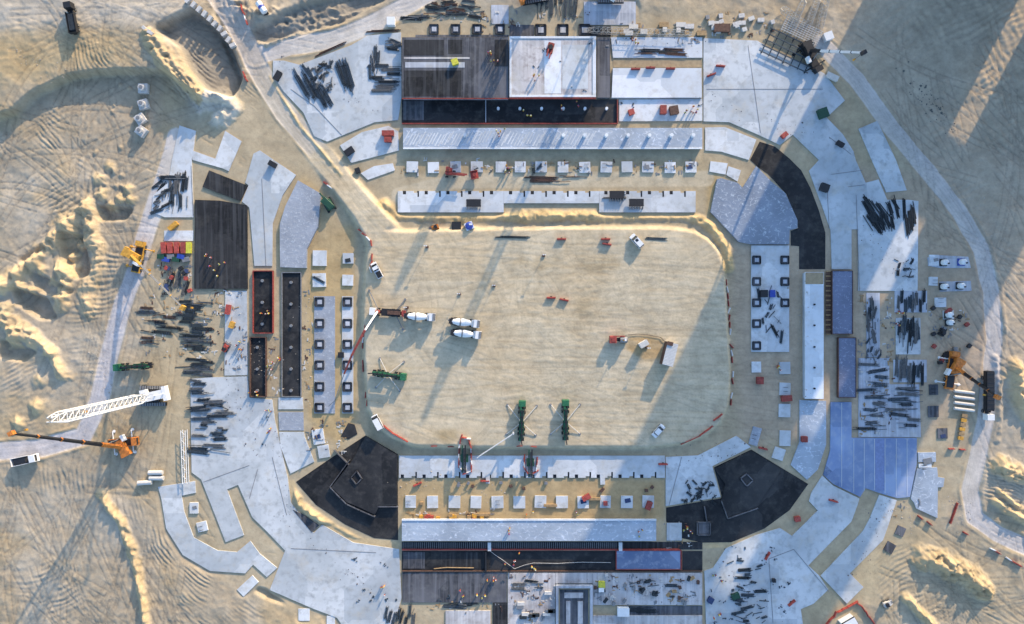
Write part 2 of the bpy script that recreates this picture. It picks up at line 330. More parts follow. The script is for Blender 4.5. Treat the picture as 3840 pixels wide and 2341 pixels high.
slab([(1736, 429), (1775, 440), (1787, 452), (1820, 400), (1856, 437), (1890, 465), (1919, 530), (1919, 549), (1900, 554), (1899, 588), (1808, 588), (1778, 582), (1710, 510), (1726, 431)], M_LAVB, 0.8, 'sheeted_deck', ('quilted blue grey sheeted deck inside the northeast crescent', 'deck'))
slab([(1710, 388), (1751, 393), (1746, 420), (1707, 413)], M_PAD); slab([(1753, 400), (1783, 410), (1775, 437), (1748, 421)], M_PAD)
slab(rect(1808, 591, 1899, 847), M_PAD, 0.4, 'column_base_slab', ('pale slab east of the pitch with rows of dark square pits', 'slab'))
slab([(503, 410), (596, 447), (578, 484), (487, 450)], M_DECK, 0.4, 'rebar_deck', ('small tilted dark grey rebar deck west side', 'deck'))
slab([(469, 481), (529, 483), (594, 494), (595, 695), (467, 695)], M_DECK, 0.6, 'rebar_deck', ('large dark grey rebar deck on the west side with workers', 'deck'))
slab(rect(1437, 90, 1468, 235), M_DECKL, 1.2, 'rebar_deck', ('narrow dark deck strip right of the raised white roof slab', 'deck'))
slab(rect(968, 1378, 1219, 1450), M_DECKL, 0.3, 'rebar_deck', ('bluish dark rebar deck at the bottom with orange dressed workers', 'deck'))
slab([(820, 1050), (838, 1018), (853, 1022), (860, 1045), (838, 1058)], M_BLACK, 0.1)
slab([(760, 1283 - 60), (712, 1240), (700, 1212), (755, 1281), (774, 1260)], M_GREY, 0.1) if False else None

slabmask = np.zeros((NY, NX))
for s_ in S: slabmask = np.maximum(slabmask, pmask(s_[0]))
RAISED = [rect(966, 88, 1437, 297), rect(966, 300, 1692, 362), rect(963, 1250, 1582, 1303), rect(965, 1303, 1692, 1378), rect(600, 648, 727, 960), rect(1930, 650, 2062, 962)]
for r_ in RAISED: slabmask = np.maximum(slabmask, pmask(r_))
calm = np.clip(blur(slabmask, 20) * 2.2, 0, 1)
ring = pmask([(430, 300), (700, 120), (1000, 20), (1700, 20), (1990, 130), (2230, 420), (2350, 600), (2350, 1180), (2200, 1280), (2050, 1510), (800, 1510), (560, 1400), (380, 1250), (340, 900), (360, 500)])
ringb = blur(ring, 40)
pit_m = pmask(PITCH); pitb = blur(pit_m, 14)
roads = np.minimum.reduce([dline(R1) / 1.28, dline(R2) / 1.1, dline(R3) / 1.02, dline(R4) / 1.12])
roadm = 1 - sstep(28, 33, roads + 2.5 * vnoise(60, 3))

Z = np.zeros((NY, NX))
rough = (1 - calm)
nz1 = fbm(420, 11, 5); nz2 = fbm(90, 31, 4, 0.6); nz3 = fbm(26, 51, 3, 0.6)
outside = 1 - ringb
rid = 1 - np.abs(vnoise(46, 201) + .5 * vnoise(22, 202)); rid2 = 1 - np.abs(vnoise((120, 24), 203) + .4 * vnoise(15, 204))
Z += outside * (1 - 0.9 * roadm) * (0.45 * nz1 + 0.12 * nz2 + 0.17 * rid * sstep(-.2, .8, vnoise(230, 205)) + 0.08 * rid2)
Z += rough * (1 - 0.6 * roadm) * (0.045 * nz3 * (0.5 + 1.0 * outside) + 0.04 * nz2)
# ground tone map (linear)
def C(*c): return np.array(c)[None, None, :]
COL = np.zeros((NY, NX, 3)) + C(0.37, 0.325, 0.255)
def paint(m, c, a=1.0): 
    global COL
    m = np.clip(m * a, 0, 1)[..., None]; COL = COL * (1 - m) + C(*c) * m
paint(sstep(-0.1, 0.9, fbm(300, 71, 4)), (0.42, 0.385, 0.325), 0.9)
paint(sstep(0.0, 1.0, fbm(200, 91, 4)), (0.42, 0.33, 0.20), 0.6 )
paint(blur(pmask([(0, 0), (500, 0), (470, 20), (380, 70), (200, 75), (0, 90)]), 20), (0.44, 0.415, 0.37))
paint(blur(pmask([(0, 92), (300, 80), (340, 130), (240, 175), (0, 230)]), 40), (0.44, 0.345, 0.20), 0.7)
paint(blur(ring, 25), (0.37, 0.325, 0.255), 0.75)
paint(blur(pmask([(735, 590), (850, 540), (860, 1000), (820, 1080), (740, 1010)]), 15), (0.39, 0.30, 0.175), 0.85)
paint(blur(pmask([(660, 530), (700, 440), (735, 420), (790, 470), (800, 520), (850, 560), (850, 620), (745, 620), (660, 650)]), 12), (0.36, 0.29, 0.19), 0.7)
paint(blur(rect_m := pmask(rect(960, 1150, 1600, 1252)), 8), (0.37, 0.29, 0.18), 0.85)
paint(blur(pmask(rect(960, 385, 1700, 420)), 8), (0.34, 0.29, 0.21), 0.8)
paint(blur(pmask(rect(1700, 420, 1725, 530)), 8), (0.35, 0.27, 0.15), 0.8)
paint(blur(pmask([(560, 100), (600, 60), (1000, 0), (620, 90)]), 20), (0.30, 0.29, 0.27), 0.7)
paint(blur(pmask([(1560, 1500), (2464, 1500), (2464, 1250), (2200, 1260)]), 50), (0.40, 0.35, 0.25), 0.5)
paint(blur(pmask([(1960, -100), (2600, -100), (2600, 1000), (2400, 900), (2390, 650), (2300, 490), (2140, 280)]), 20), (0.42, 0.365, 0.295), .85)
paint(blur(pmask([(2050, 400), (2230, 420), (2400, 700), (2380, 900), (2230, 1050), (1780, 1060), (1760, 560)]), 20), (0.38, 0.315, 0.275), .6)
# roads
paint(roadm, (0.51, 0.50, 0.51), .97)
paint(1 - sstep(30, 42, dline(R1)), (0.445, 0.415, 0.385), 0.9)
paint(1 - sstep(24, 34, dline(R5)), (0.46, 0.42, 0.35), 0.8)
paint(1 - sstep(22, 34, dline(R4[1:]) ), (0.49, 0.49, 0.535), 0.9)
paint(blur(pit_m, 8), (0.475, 0.435, 0.365), 0.95)
paint(blur(pit_m, 8) * sstep(-0.2, 0.8, fbm(260, 131, 4)), (0.46, 0.39, 0.295), 0.7)
for c_, a_ in (((1300, 633), 0.5), ((1450, 630), 0.5), ((1430, 730), 0.4), ((1085, 1045), 0.7), ((1600, 1030), 0.2)):
    d_ = np.hypot((SX - c_[0] * F) / 2.6, SY - c_[1] * F); paint((1 - sstep(5, 40, d_ + 22 * nz2)), (0.36, 0.285, 0.18), a_)
paint(blur(pmask([(1512, 808), (1560, 806), (1592, 815), (1600, 850), (1585, 862), (1548, 868), (1520, 850), (1500, 835)]), 6), (0.36, 0.27, 0.16), .85)
# pitch plateau and its ramp
Z += 2.1 * sstep(0.15, 0.85, pitb) * sstep(1110, 1430, (SX + SY) / F)
Z += rough * 0.02 * pitb * vnoise((150, 12), 5)
Z += 0.010 * pitb * np.sin(SY / 2.6 + 9 * vnoise(260, 8)) * sstep(-0.1, 0.6, vnoise(160, 9)) + .012 * pitb * vnoise((90, 9), 12) + .01 * pitb * vnoise(12, 13)
paint(pitb * sstep(.1, .8, vnoise((260, 11), 14) + .4 * vnoise((90, 7), 15)), (0.40, 0.345, 0.265), 0.45); paint(pitb * sstep(.2, .8, vnoise((300, 14), 16)), (0.53, 0.475, 0.39), 0.5)
YEL_ = (0.53, 0.42, 0.26); nzc = vnoise(10, 301); rzc = .5 - np.abs(vnoise(30, 311) + .5 * vnoise(14, 312)) * 1.5
def ridge(pts, wpx, h, col=YEL_, rgh=0.35, sharp=1.0, ca=0.9):
    global Z
    d = dline(pts) * (1 + rgh * 0.6 * nz2) + 0.16 * wpx * nz3
    p = np.clip(1 - d / wpx, 0, 1) ** sharp
    Z = Z + h * p * (1 - calm) * (1 + .22 * nz2 + .16 * nz3 + .22 * nzc + .45 * rzc)
    if col: paint(sstep(0, 0.45, p) * (1 - calm * 0.6), col, ca)
ridge([(925, 490), (960, 517), (1200, 521), (1450, 519), (1650, 517), (1705, 540), (1745, 595), (1752, 640)], 26, 1.3, (0.50, 0.39, 0.23))
ridge([(700, 1165), (722, 1215), (790, 1262), (860, 1300), (955, 1312)], 20, 1.6)
ridge([(245, 1190), (268, 1222), (293, 1252), (306, 1290), (320, 1320), (338, 1395), (350, 1450), (358, 1520)], 24, 1.6)
ridge([(1640, 1300), (1700, 1312), (1760, 1308)], 16, 0.6)
ridge([(2229, 1344), (2265, 1352), (2317, 1378), (2364, 1417)], 58, 2.9, (0.47, 0.375, 0.235))
ridge([(2179, 1437), (2205, 1465), (2250, 1510)], 26, 1.8)
ridge([(2405, 1120), (2440, 1140), (2500, 1150)], 50, 2.4); ridge([(2390, 1205), (2420, 1225), (2500, 1275)], 22, 1.6); ridge([(2400, 1180), (2440, 1215), (2500, 1245)], 16, 1.2)
ridge([(2440, 890), (2450, 950), (2490, 1010)], 50, 2.5); ridge([(2395, 860), (2405, 960), (2400, 1060)], 14, 0.8, None)
ridge([(560, 10), (620, 40), (700, 50), (800, 20)], 70, 1.5, None); ridge([(640, 110), (760, 60), (900, 10)], 14, 0.9, (0.42, 0.37, 0.29))
ridge([(650, 185), (683, 240), (720, 300), (762, 350), (822, 422)], 8, 0.5, (0.50, 0.42, 0.29))
ridge([(500, 250), (530, 235), (560, 262), (530, 285)], 50, 2.0, (0.52, 0.49, 0.46))
ridge([(370, 95), (400, 150), (440, 195), (490, 235)], 34, 1.7, (0.50, 0.40, 0.25)); ridge([(395, 105), (430, 150), (470, 200)], 22, 1.2, (0.46, 0.37, 0.25))
# northwest plateau with a steep southern face
plat = [(-60, 305), (40, 268), (100, 232), (170, 200), (240, 178), (330, 172), (400, 182), (450, 215), (500, 240), (560, 250), (575, 200), (530, 100), (500, -60), (-60, -60)]
pl_s = blur(pmask([(x + 6 * math.sin(i * 2.3), y + 7 * math.sin(i * 1.7)) for i, (x, y) in enumerate(plat)]), 9)
pl_g = blur(pmask([(-60, 460), (450, 400), (540, 300), (545, 200), (510, 100), (470, -60), (-60, -60)]), 80)
Z += 3.6 * sstep(0.1, 0.9, pl_s + 0.12 * nz2 * pl_s * (1 - pl_s) * 4) * pl_g
# northwest pit
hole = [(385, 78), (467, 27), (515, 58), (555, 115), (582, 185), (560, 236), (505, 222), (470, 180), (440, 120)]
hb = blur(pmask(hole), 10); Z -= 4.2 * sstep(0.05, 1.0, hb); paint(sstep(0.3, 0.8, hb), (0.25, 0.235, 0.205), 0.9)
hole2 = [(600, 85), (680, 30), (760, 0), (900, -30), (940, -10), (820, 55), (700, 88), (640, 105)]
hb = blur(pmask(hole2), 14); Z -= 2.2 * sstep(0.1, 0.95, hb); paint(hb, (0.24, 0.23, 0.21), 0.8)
# western spoil heaps and basins
for b_, dep in (([(145, 556), (198, 567), (218, 658), (182, 672), (150, 620), (145, 590)], 4.0), ([(31, 690), (110, 718), (140, 770), (100, 770), (40, 732)], 4.0), ([(232, 500), (322, 500), (300, 528), (238, 530)], 3.2),
                ([(0, 817), (90, 845), (60, 870), (0, 862)], 3.0), ([(60, 650), (120, 672), (180, 700), (160, 712), (100, 705)], 2.5), ([(45, 625), (105, 590), (118, 600), (60, 640)], 2.5), ([(595, 1410), (640, 1420), (700, 1460), (640, 1440)], 2.0)):
    hb = blur(pmask(b_), 8); Z -= dep * .72 * sstep(0.1, 0.9, hb + 0.25 * nz2 * hb)
MND = [(213, 502, 24, 2.6), (167, 539, 19, 2.6), (175, 556, 16, 2.2), (130, 572, 15, 2), (224, 578, 26, 2.2), (224, 541, 22, 1.6), (167, 619, 17, 3.2), (86, 627, 24, 2.8), (161, 652, 28, 2.8), (104, 650, 18, 2), (146, 705, 26, 2.6),
       (47, 658, 18, 2.4), (52, 690, 15, 2.4), (78, 700, 13, 2), (15, 690, 26, 2.8), (15, 744, 24, 2.2), (125, 679, 18, 1.8), (39, 812, 30, 2.8), (80, 825, 20, 1.6), (125, 843, 26, 2.0), (91, 978, 24, 1.8), (47, 1017, 20, 1.8), (95, 915, 22, 1.0), (240, 430, 20, 1.6), (265, 400, 18, 1.2), (250, 470, 20, 1.8), (290, 480, 16, 1.8), (310, 455, 16, 1.8), (315, 480, 15, 1.6), (270, 500, 20, 1.4), (190, 590, 14, 1.8)]
pile = np.zeros((NY, NX))
for x_, y_, r_, h_ in MND:
    ang = np.arctan2(SY - y_ * F, SX - x_ * F); rr = r_ * F * (1 + 0.12 * np.sin(ang * 3 + x_) + 0.1 * np.sin(ang * 5 + y_))
    d_ = np.hypot(SX - x_ * F, SY - y_ * F) / rr + 0.16 * nz2 + .07 * nz3 + .07 * nzc - .16 * rzc; pile = np.maximum(pile, h_ * .85 * np.clip(1 - d_, 0, 1) ** 0.9)
Z += pile * (1 - 0.8 * roadm); paint(sstep(0.05, 0.8, pile), (0.56, 0.45, 0.28), 0.85)
for i in range(26):       # small tipped heaps along the left haul route
    x_, y_ = 200 + 150 * rng.random(), 190 + 260 * rng.random(); r_ = 4 + 6 * rng.random()
    if abs(x_ - 290 + (y_ - 300) * 0.25) > 45: continue
    d_ = np.hypot(SX - x_ * F, SY - y_ * F) / (r_ * F) + 0.1 * nz2; Z += 0.6 * np.clip(1 - d_, 0, 1) * (1 - calm); paint(np.clip(1 - d_, 0, 1), (0.48, 0.40, 0.29), 1.2)
# dozer and tyre track families
def tracks(zone, kind, c, sp, amp, soft=45, warp=20):
    amp = amp * .95
    global Z
    m = blur(pmask(zone), soft) * (1 - calm) * sstep(-0.5, 0.4, vnoise(130, int(c[0]) + 5)); wv = warp * vnoise(160, int(c[1]) + 3) + warp * 0.4 * vnoise(50, int(c[1]) + 8)
    if kind == 'arc': ph = (np.hypot(SX - c[0] * F, SY - c[1] * F) + wv) / sp
    elif kind == 'fan': ph = np.arctan2(SY - c[1] * F, SX - c[0] * F) * sp + wv * 0.02
    else: ph = ((SX * c[0] + SY * c[1]) + wv) / sp
    sn = np.sin(ph * 2 * math.pi); Z += amp * m * (sn + .4 * np.sin(ph * 5.1 + 3 * nz2)) * sstep(-.9, .5, vnoise(70, int(sp * 3)) + .3 * nz3)
ridge([(214, 490), (226, 545), (240, 600), (236, 645), (205, 700), (215, 745)], 40, 1.3, (0.52, 0.42, 0.28), .8)
ridge([(190, 520), (165, 548), (128, 580), (92, 618), (45, 655), (-10, 700)], 38, 1.5, (0.54, 0.43, 0.28), .8); ridge([(145, 640), (160, 690), (150, 730)], 36, 1.5, (0.54, 0.43, 0.28), .8); ridge([(0, 770), (60, 790), (130, 845), (150, 900)], 34, 1.6, (0.54, 0.43, 0.28), .8)
tracks([(0, 290), (120, 245), (190, 300), (200, 420), (0, 420)], 'arc', (330, 120), 17, 0.16)
tracks([(0, 380), (200, 380), (200, 540), (60, 580), (0, 560)], 'lin', (0.55, 0.83), 15, 0.13)
tracks([(150, 250), (260, 250), (260, 480), (180, 480)], 'lin', (0.97, 0.2), 22, 0.16)
tracks([(0, 840), (160, 840), (210, 1000), (120, 1060), (0, 1000)], 'arc', (-60, 700), 16, 0.13)
tracks([(220, 560), (330, 560), (260, 860), (200, 1000), (180, 800)], 'lin', (0.12, 0.99), 19, 0.13)
tracks([(0, 1110), (240, 1120), (330, 1500), (0, 1500)], 'arc', (-500, 1120), 19, 0.10)
tracks([(260, 1180), (400, 1180), (640, 1480), (360, 1500), (330, 1300)], 'arc', (900, 1000), 15, 0.13)
tracks([(0, 1330), (200, 1390), (300, 1502), (0, 1502)], 'arc', (30, 1200), 19, 0.15)
tracks([(370, 120), (480, 90), (520, 230), (430, 240)], 'arc', (560, 60), 14, 0.22, 25)
tracks([(340, 215), (480, 215), (480, 300), (350, 330)], 'lin', (0.3, 0.95), 13, 0.20, 25)
tracks([(480, 210), (600, 200), (620, 280), (500, 290)], 'lin', (0.7, -0.7), 12, 0.25, 20)
tracks([(0, 20), (420, 10), (380, 75), (0, 90)], 'lin', (0.08, 0.99), 20, 0.06)
tracks([(180, 120), (420, 60), (360, 170), (150, 190)], 'arc', (380, 60), 16, 0.16)
tracks([(2080, 0), (2464, 0), (2464, 700), (2300, 480)], 'lin', (0.5, 0.87), 24, 0.14)
tracks([(2180, 0), (2464, 0), (2464, 500)], 'lin', (0.85, -0.5), 30, 0.12)
tracks([(2380, 1000), (2464, 1000), (2464, 1240), (2370, 1200)], 'lin', (-0.35, 0.93), 15, 0.25, 20)
tracks([(2100, 1290), (2300, 1300), (2400, 1500), (2080, 1500)], 'lin', (0.6, 0.8), 16, 0.12)
tracks([(2180, 1420), (2300, 1420), (2464, 1500), (2200, 1502)], 'fan', (2150, 1380), 30, 0.12)
tracks([(640, 30), (1000, -10), (1000, 20), (640, 120)], 'lin', (0.3, 0.95), 14, 0.08)
for rd, sp in ((R1, 9), (R3, 8), (R4, 9), (R2, 9)):
    d_ = dline(rd); Z += 0.012 * (1 - calm) * (1 - sstep(30, 42, d_)) * np.sin(d_ / sp * 3.1 + 2 * vnoise(80, 77))
    Z += 0.28 * np.exp(-((d_ - 42) / 5) ** 2) * (1 - calm) * (0.5 + 0.5 * vnoise(40, 78)) * (1 - pitb)
# wheel ruts
def rut(x, y, hd, n_, turn, dep, tone, gauge=24):
    for side in (-gauge / 2, gauge / 2):
        px, py, h_ = x * F, y * F, hd; ii = []; jj = []
        for k in range(n_):
            px += 3 * math.cos(h_); py += 3 * math.sin(h_); h_ += turn + .0008 * math.sin(k * .05); ii.append((py + side * math.cos(h_) - GY0) / ST); jj.append((px - side * math.sin(h_) - GX0) / ST)
        ii = np.array(ii); jj = np.array(jj); ok = (ii > 2) & (ii < NY - 3) & (jj > 2) & (jj < NX - 3); ii = ii[ok]; jj = jj[ok]; a = ii.astype(int); b_ = jj.astype(int); fu = ii - a; fv = jj - b_
        for da, db, wt in ((0, 0, (1 - fu) * (1 - fv)), (1, 0, fu * (1 - fv)), (0, 1, (1 - fu) * fv), (1, 1, fu * fv)):
            k_ = (1 - np.clip(calm[a + da, b_ + db] * 3, 0, 1)); RUT[a + da, b_ + db] = np.maximum(RUT[a + da, b_ + db], wt * k_ * dep); TON[a + da, b_ + db] = np.maximum(TON[a + da, b_ + db], wt * k_ * tone)
RUT = np.zeros((NY, NX)); TON = np.zeros((NY, NX)); rr = random.Random(12)
for i in range(70): rut(rr.uniform(860, 1500), rr.uniform(570, 1060), rr.gauss(0, .2), rr.randint(120, 500), rr.gauss(0, .0009), .055, .21)
for i in range(24): rut(rr.uniform(950, 1650), rr.uniform(600, 1000), rr.uniform(0, 6.3), rr.randint(80, 200), rr.choice((-1, 1)) * rr.uniform(.008, .02), .05, .16)
for i in range(46): rut(rr.uniform(0, 300), rr.uniform(250, 700), rr.uniform(0, 6.3), rr.randint(60, 300), rr.gauss(0, .004), .20, .30)
for i in range(60): rut(rr.uniform(0, 420), rr.uniform(1130, 1500), 1.3 + rr.gauss(0, .4), rr.randint(80, 320), rr.gauss(0, .003), .17, .28)
for i in range(30): rut(rr.uniform(2080, 2464), rr.uniform(1230, 1500), .9 + rr.gauss(0, .5), rr.randint(60, 240), rr.gauss(0, .004), .17, .28)
for i in range(46): rut(rr.uniform(2060, 2464), rr.uniform(-20, 700), .95 + rr.gauss(0, .35), rr.randint(80, 300), rr.gauss(0, .003), .17, .28)
for i in range(22): rut(rr.uniform(0, 460), rr.uniform(0, 170), rr.gauss(0, .4), rr.randint(80, 260), rr.gauss(0, .003), .14, .26)
for i in range(24): rut(rr.uniform(230, 420), rr.uniform(500, 1000), 1.75 + rr.gauss(0, .15), rr.randint(80, 260), rr.gauss(0, .001), .13, .26)
for rd in (R1, R3, R4, R2):
    for (x1, y1), (x2, y2) in zip(rd[:-1], rd[1:]):
        for q in range(4): rut(x1 + rr.uniform(-12, 12), y1 + rr.uniform(-6, 6), math.atan2(y2 - y1, x2 - x1), int(math.hypot(x2 - x1, y2 - y1) * F / 3 * 1.1), 0, .04, .16)
Z -= RUT; COL *= (1 - TON)[..., None]
# speckled rubble tone
COL *= (1 + 0.07 * nz3 + 0.05 * nz2)[..., None]
Z = Z * (1 - sstep(0.25, 0.7, calm)) - 0.02
COL = COL * (1 - .09 * outside[..., None]) * (C(1.10, 1.02, 0.86) * (1 - outside[..., None]) + C(1.09, 1.025, 0.935) * outside[..., None]); COL = np.clip(COL, 0.02, 0.72)

def hz(x, y):                    # ground height at a survey point
    i = min(max((y * F - GY0) / ST, 0), NY - 1.001); j = min(max((x * F - GX0) / ST, 0), NX - 1.001); a, b = int(i), int(j); t, u = i - a, j - b
    return float((Z[a, b] * (1 - u) + Z[a, b + 1] * u) * (1 - t) + (Z[a + 1, b] * (1 - u) + Z[a + 1, b + 1] * u) * t)
TOPS = []                        # (polygon, z) of slabs for resting things
def inpoly(x, y, P_):
    c = False
    for a in range(len(P_)):
        x1, y1 = P_[a]; x2, y2 = P_[a - 1]
        if (y < y1) != (y < y2) and x < (x2 - x1) * (y - y1) / (y2 - y1) + x1: c = not c
    return c
def top(x, y):
    z = hz(x, y)
    for P_, t in TOPS:
        if t > z and inpoly(x, y, P_): z = t
    return z
def G(x, y, dz=0.0): z = top(x, y) + dz; return W(x, y, z)

# ---- ground mesh (fine over the photo, coarse to the horizon), shared between ground, road and pitch
ext = []; s_ = 30.0; e_ = 0
while e_ < 70000: e_ += s_; ext.append(e_); s_ *= 1.45
ax = np.concatenate([GX0 - np.array(ext)[::-1], gx, gx[-1] + np.array(ext)]); ay = np.concatenate([GY0 - np.array(ext)[::-1], gy, gy[-1] + np.array(ext)]); ne = len(ext)
ZP = np.pad(Z, ne, mode='edge'); fall = np.concatenate([np.linspace(0, 1, ne) ** 0.3, np.ones(NX), np.linspace(1, 0, ne) ** 0.3]); fal2 = np.concatenate([np.linspace(0, 1, ne) ** 0.3, np.ones(NY), np.linspace(1, 0, ne) ** 0.3])
ZP = ZP * fall[None, :] * fal2[:, None]; CP = np.pad(COL, ((ne, ne), (ne, ne), (0, 0)), mode='edge'); RP = np.pad(roadm, ne); PP = np.pad(pit_m, ne)
AX, AY = np.meshgrid(ax, ay); WX = (AX - 1920) * K; WY = -(AY - 1170.5) * K
VV = np.stack([WX, WY, ZP], -1).reshape(-1, 3); CC = CP.reshape(-1, 3); ny, nx = AX.shape
idx = np.arange(ny * nx).reshape(ny, nx); Q = np.stack([idx[:-1, :-1], idx[1:, :-1], idx[1:, 1:], idx[:-1, 1:]], -1).reshape(-1, 4)
qr = RP[:-1, :-1].reshape(-1) > 0.5; qp = (PP[:-1, :-1].reshape(-1) > 0.5)
m, n, l, b = newmat('sand')
at = n.new('ShaderNodeAttribute'); at.attribute_name = 'tone'; g_ = n.new('ShaderNodeNewGeometry')
f1 = noise(n, l, g_.outputs['Position'], 0.8, 9, 0.78); f2 = noise(n, l, g_.outputs['Position'], 0.18, 6, 0.6); f3 = noise(n, l, g_.outputs['Position'], 5.0, 4, 0.7)
c_ = mix(n, l, 1.0, at.outputs['Color'], ramp(n, l, f1, [(0.30, (0.82, 0.81, 0.80)), (0.5, (1, 1, 1)), (0.70, (1.13, 1.12, 1.10))]), 'MULTIPLY')
c_ = mix(n, l, 1.0, c_, ramp(n, l, f2, [(0.3, (0.88, 0.87, 0.85)), (0.7, (1.10, 1.10, 1.10))]), 'MULTIPLY')
c_ = mix(n, l, ramp(n, l, f3, [(0.66, (0, 0, 0)), (0.78, (0.45,) * 3)]), c_, (0.16, 0.13, 0.10))
l.new(c_, b.inputs['Base Color']); b.inputs['Roughness'].default_value = 0.95; b.inputs['Specular IOR Level'].default_value = 0.1
bp = n.new('ShaderNodeBump'); bp.inputs['Strength'].default_value = 0.5; bp.inputs['Distance'].default_value = 0.16; l.new(f1, bp.inputs['Height']); l.new(bp.outputs[0], b.inputs['Normal'])
M_SAND = m
def grid_obj(name, sel):
    q = Q[sel]; u, inv = np.unique(q, return_inverse=True); me = bpy.data.meshes.new(name)
    me.vertices.add(len(u)); me.vertices.foreach_set('co', VV[u].astype(np.float32).ravel()); me.loops.add(q.size); me.loops.foreach_set('vertex_index', inv.ravel().astype(np.int32))
    me.polygons.add(len(q)); me.polygons.foreach_set('loop_start', np.arange(0, q.size, 4, dtype=np.int32)); me.polygons.foreach_set('loop_total', np.full(len(q), 4, np.int32))
    me.polygons.foreach_set('use_smooth', np.ones(len(q), bool)); me.update()
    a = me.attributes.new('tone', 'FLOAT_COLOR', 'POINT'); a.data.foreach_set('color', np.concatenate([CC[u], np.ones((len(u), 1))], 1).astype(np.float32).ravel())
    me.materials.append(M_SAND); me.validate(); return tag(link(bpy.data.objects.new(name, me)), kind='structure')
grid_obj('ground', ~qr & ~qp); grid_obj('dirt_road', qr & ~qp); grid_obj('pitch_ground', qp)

# ============================================================ SLABS AND DECKS
def wp(pts, z=0.0): return [tuple(W(x, y, z)[:2]) for x, y in pts]
nslab = 0
for pts, mat, z, name, th in S:
    nslab += 1; zt = z + 0.004 * (nslab % 9); o = part(name, MB().prism(wp(pts, zt), -0.6, zt), mat); TOPS.append((pts, zt))
    if th: tag(o, th[0], th[1])
    else: tag(o, kind='structure')
def edge_walls(parent, pts, z0, z1, th=0.25, mat=FORM, panel=2.4, name='formwork_panel', closed=True, gap=0.03):
    P_ = [Vector(p) for p in wp(pts, z1)]; n_ = len(P_)
    for i in range(n_ if closed else n_ - 1):
        a, b_ = P_[i], P_[(i + 1) % n_]; L = (b_ - a).length; k = max(1, round(L / panel)); me = None
        for j in range(k):
            if me is None: me = MB().box(0, 0, (z1 - z0) / 2, L / k - gap, th, z1 - z0).mesh(name, mat)
            o = part(name, me, mat, parent); p = a.lerp(b_, (j + 0.5) / k); o.location = (p.x, p.y, z0 + random.uniform(-.04, .04)); o.rotation_euler = (0, 0, math.atan2(b_.y - a.y, b_.x - a.x))
def block(name, label, cat, pts, z, mat, skirt=M_GREY, rim=None):
    r = thing(name, label, cat, (0, 0, 0)); part('deck_top', MB().prism(wp(pts, z), z - 0.35, z), mat, r)
    part('base', MB().prism(wp(inset(pts, 1.5), z), -0.6, z - 0.35), skirt, r); TOPS.append((pts, z))
    return r
def inset(pts, d):
    cx = sum(p[0] for p in pts) / len(pts); cy = sum(p[1] for p in pts) / len(pts)
    return [(x + d * (1 if x < cx else -1), y + d * (1 if y < cy else -1)) for x, y in pts]
# north stand
r = block('stand_deck', 'dark rebar covered deck of the north stand left of the white roof slab', 'deck', rect(967, 90, 1224, 237), 2.5, M_DECKL)
part('dark_bay', MB().prism(wp(rect(972, 170, 1110, 232), 2.5), 2.5, 2.54), M_DECK, r); part('dark_bay', MB().prism(wp(rect(972, 96, 1068, 134), 2.5), 2.5, 2.54), M_DECK, r)
part('dark_bay', MB().prism(wp(rect(1078, 96, 1112, 130), 2.5), 2.5, 2.54), M_DECK, r); part('dark_bay', MB().prism(wp(rect(1190, 96, 1222, 160), 2.5), 2.5, 2.54), M_DECK, r)
part('joint_strip', MB().prism(wp(rect(972, 138, 1130, 142), 2.5), 2.5, 2.56), M_RAFT, r); part('joint_strip', MB().prism(wp(rect(975, 150, 1118, 163), 2.5), 2.5, 2.55), M_GREY, r)
edge_walls(r, [(967, 237), (1224, 237)], 2.2, 2.9, closed=False)
r = block('roof_slab', 'large raised white concrete slab at the middle of the north stand', 'slab', rect(1226, 88, 1434, 234), 3.0, M_RAFT)
for q_ in (rect(1226, 88, 1434, 93), rect(1226, 229, 1434, 234), rect(1226, 93, 1231, 229), rect(1426, 93, 1434, 229)): part('kerb', MB().prism(wp(q_, 3.0), 3.0, 3.2), M_WHITE, r)
part('screed_panel', MB().prism(wp(rect(1310, 98, 1350, 225), 3.0), 3.0, 3.03), M_WHITE, r); part('screed_panel', MB().prism(wp(rect(1353, 108, 1415, 214), 3.0), 3.0, 3.03), M_PAD, r)
edge_walls(r, [(1226, 236), (1434, 236)], 2.4, 3.3, closed=False)
r = thing('black_strip_deck', 'long black membrane strip with red formwork edges along the north stand', 'deck', (0, 0, 0))
part('membrane', MB().prism(wp(rect(967, 240, 1485, 296)), -0.5, 0.25), M_BLACK, r); TOPS.append((rect(967, 240, 1485, 296), 0.25))
part('membrane_bay', MB().prism(wp(rect(970, 244, 1020, 290)), 0.25, 0.29), M_DECKL, r)
edge_walls(r, [(967, 297), (1485, 297)], -0.2, 0.9, closed=False); edge_walls(r, [(1486, 297), (1486, 240)], -0.2, 1.0, closed=False)
part('joint_strip', MB().prism(wp(rect(1168, 240, 1170, 296)), 0.25, 0.5), M_GREY, r)
for x_ in (1199, 1251, 1303, 1355, 1407, 1459): part('column_starter', MB().cyl(W(x_, 263, 0.25), W(x_, 263, 0.25) + Vector((0, 0, 1.1)), 0.45, 12), M_WHITE, r)
r = block('grey_stand_deck', 'long raised grey blue deck with white column stubs north of the pitch', 'deck', rect(970, 308, 1690, 358), 1.5, M_MOTT)
for x_ in (1119, 1355, 1406, 1458, 1510, 1561, 1614, 1666): part('column_stub', MB().cyl(W(x_, 328, 1.5), W(x_, 328, 1.5) + Vector((0, 0, 1.6)), 0.55, 12), M_WHITE, r)
for i in range(60): x_ = 978 + i * 7.6; part('curing_mat', MB().box(0, 0, 0.03, 0.35, 4.2, 0.06), M_PAD, r, W(x_, 334 + random.uniform(-5, 5), 1.5)).rotation_euler = (0, 0, -0.5) 
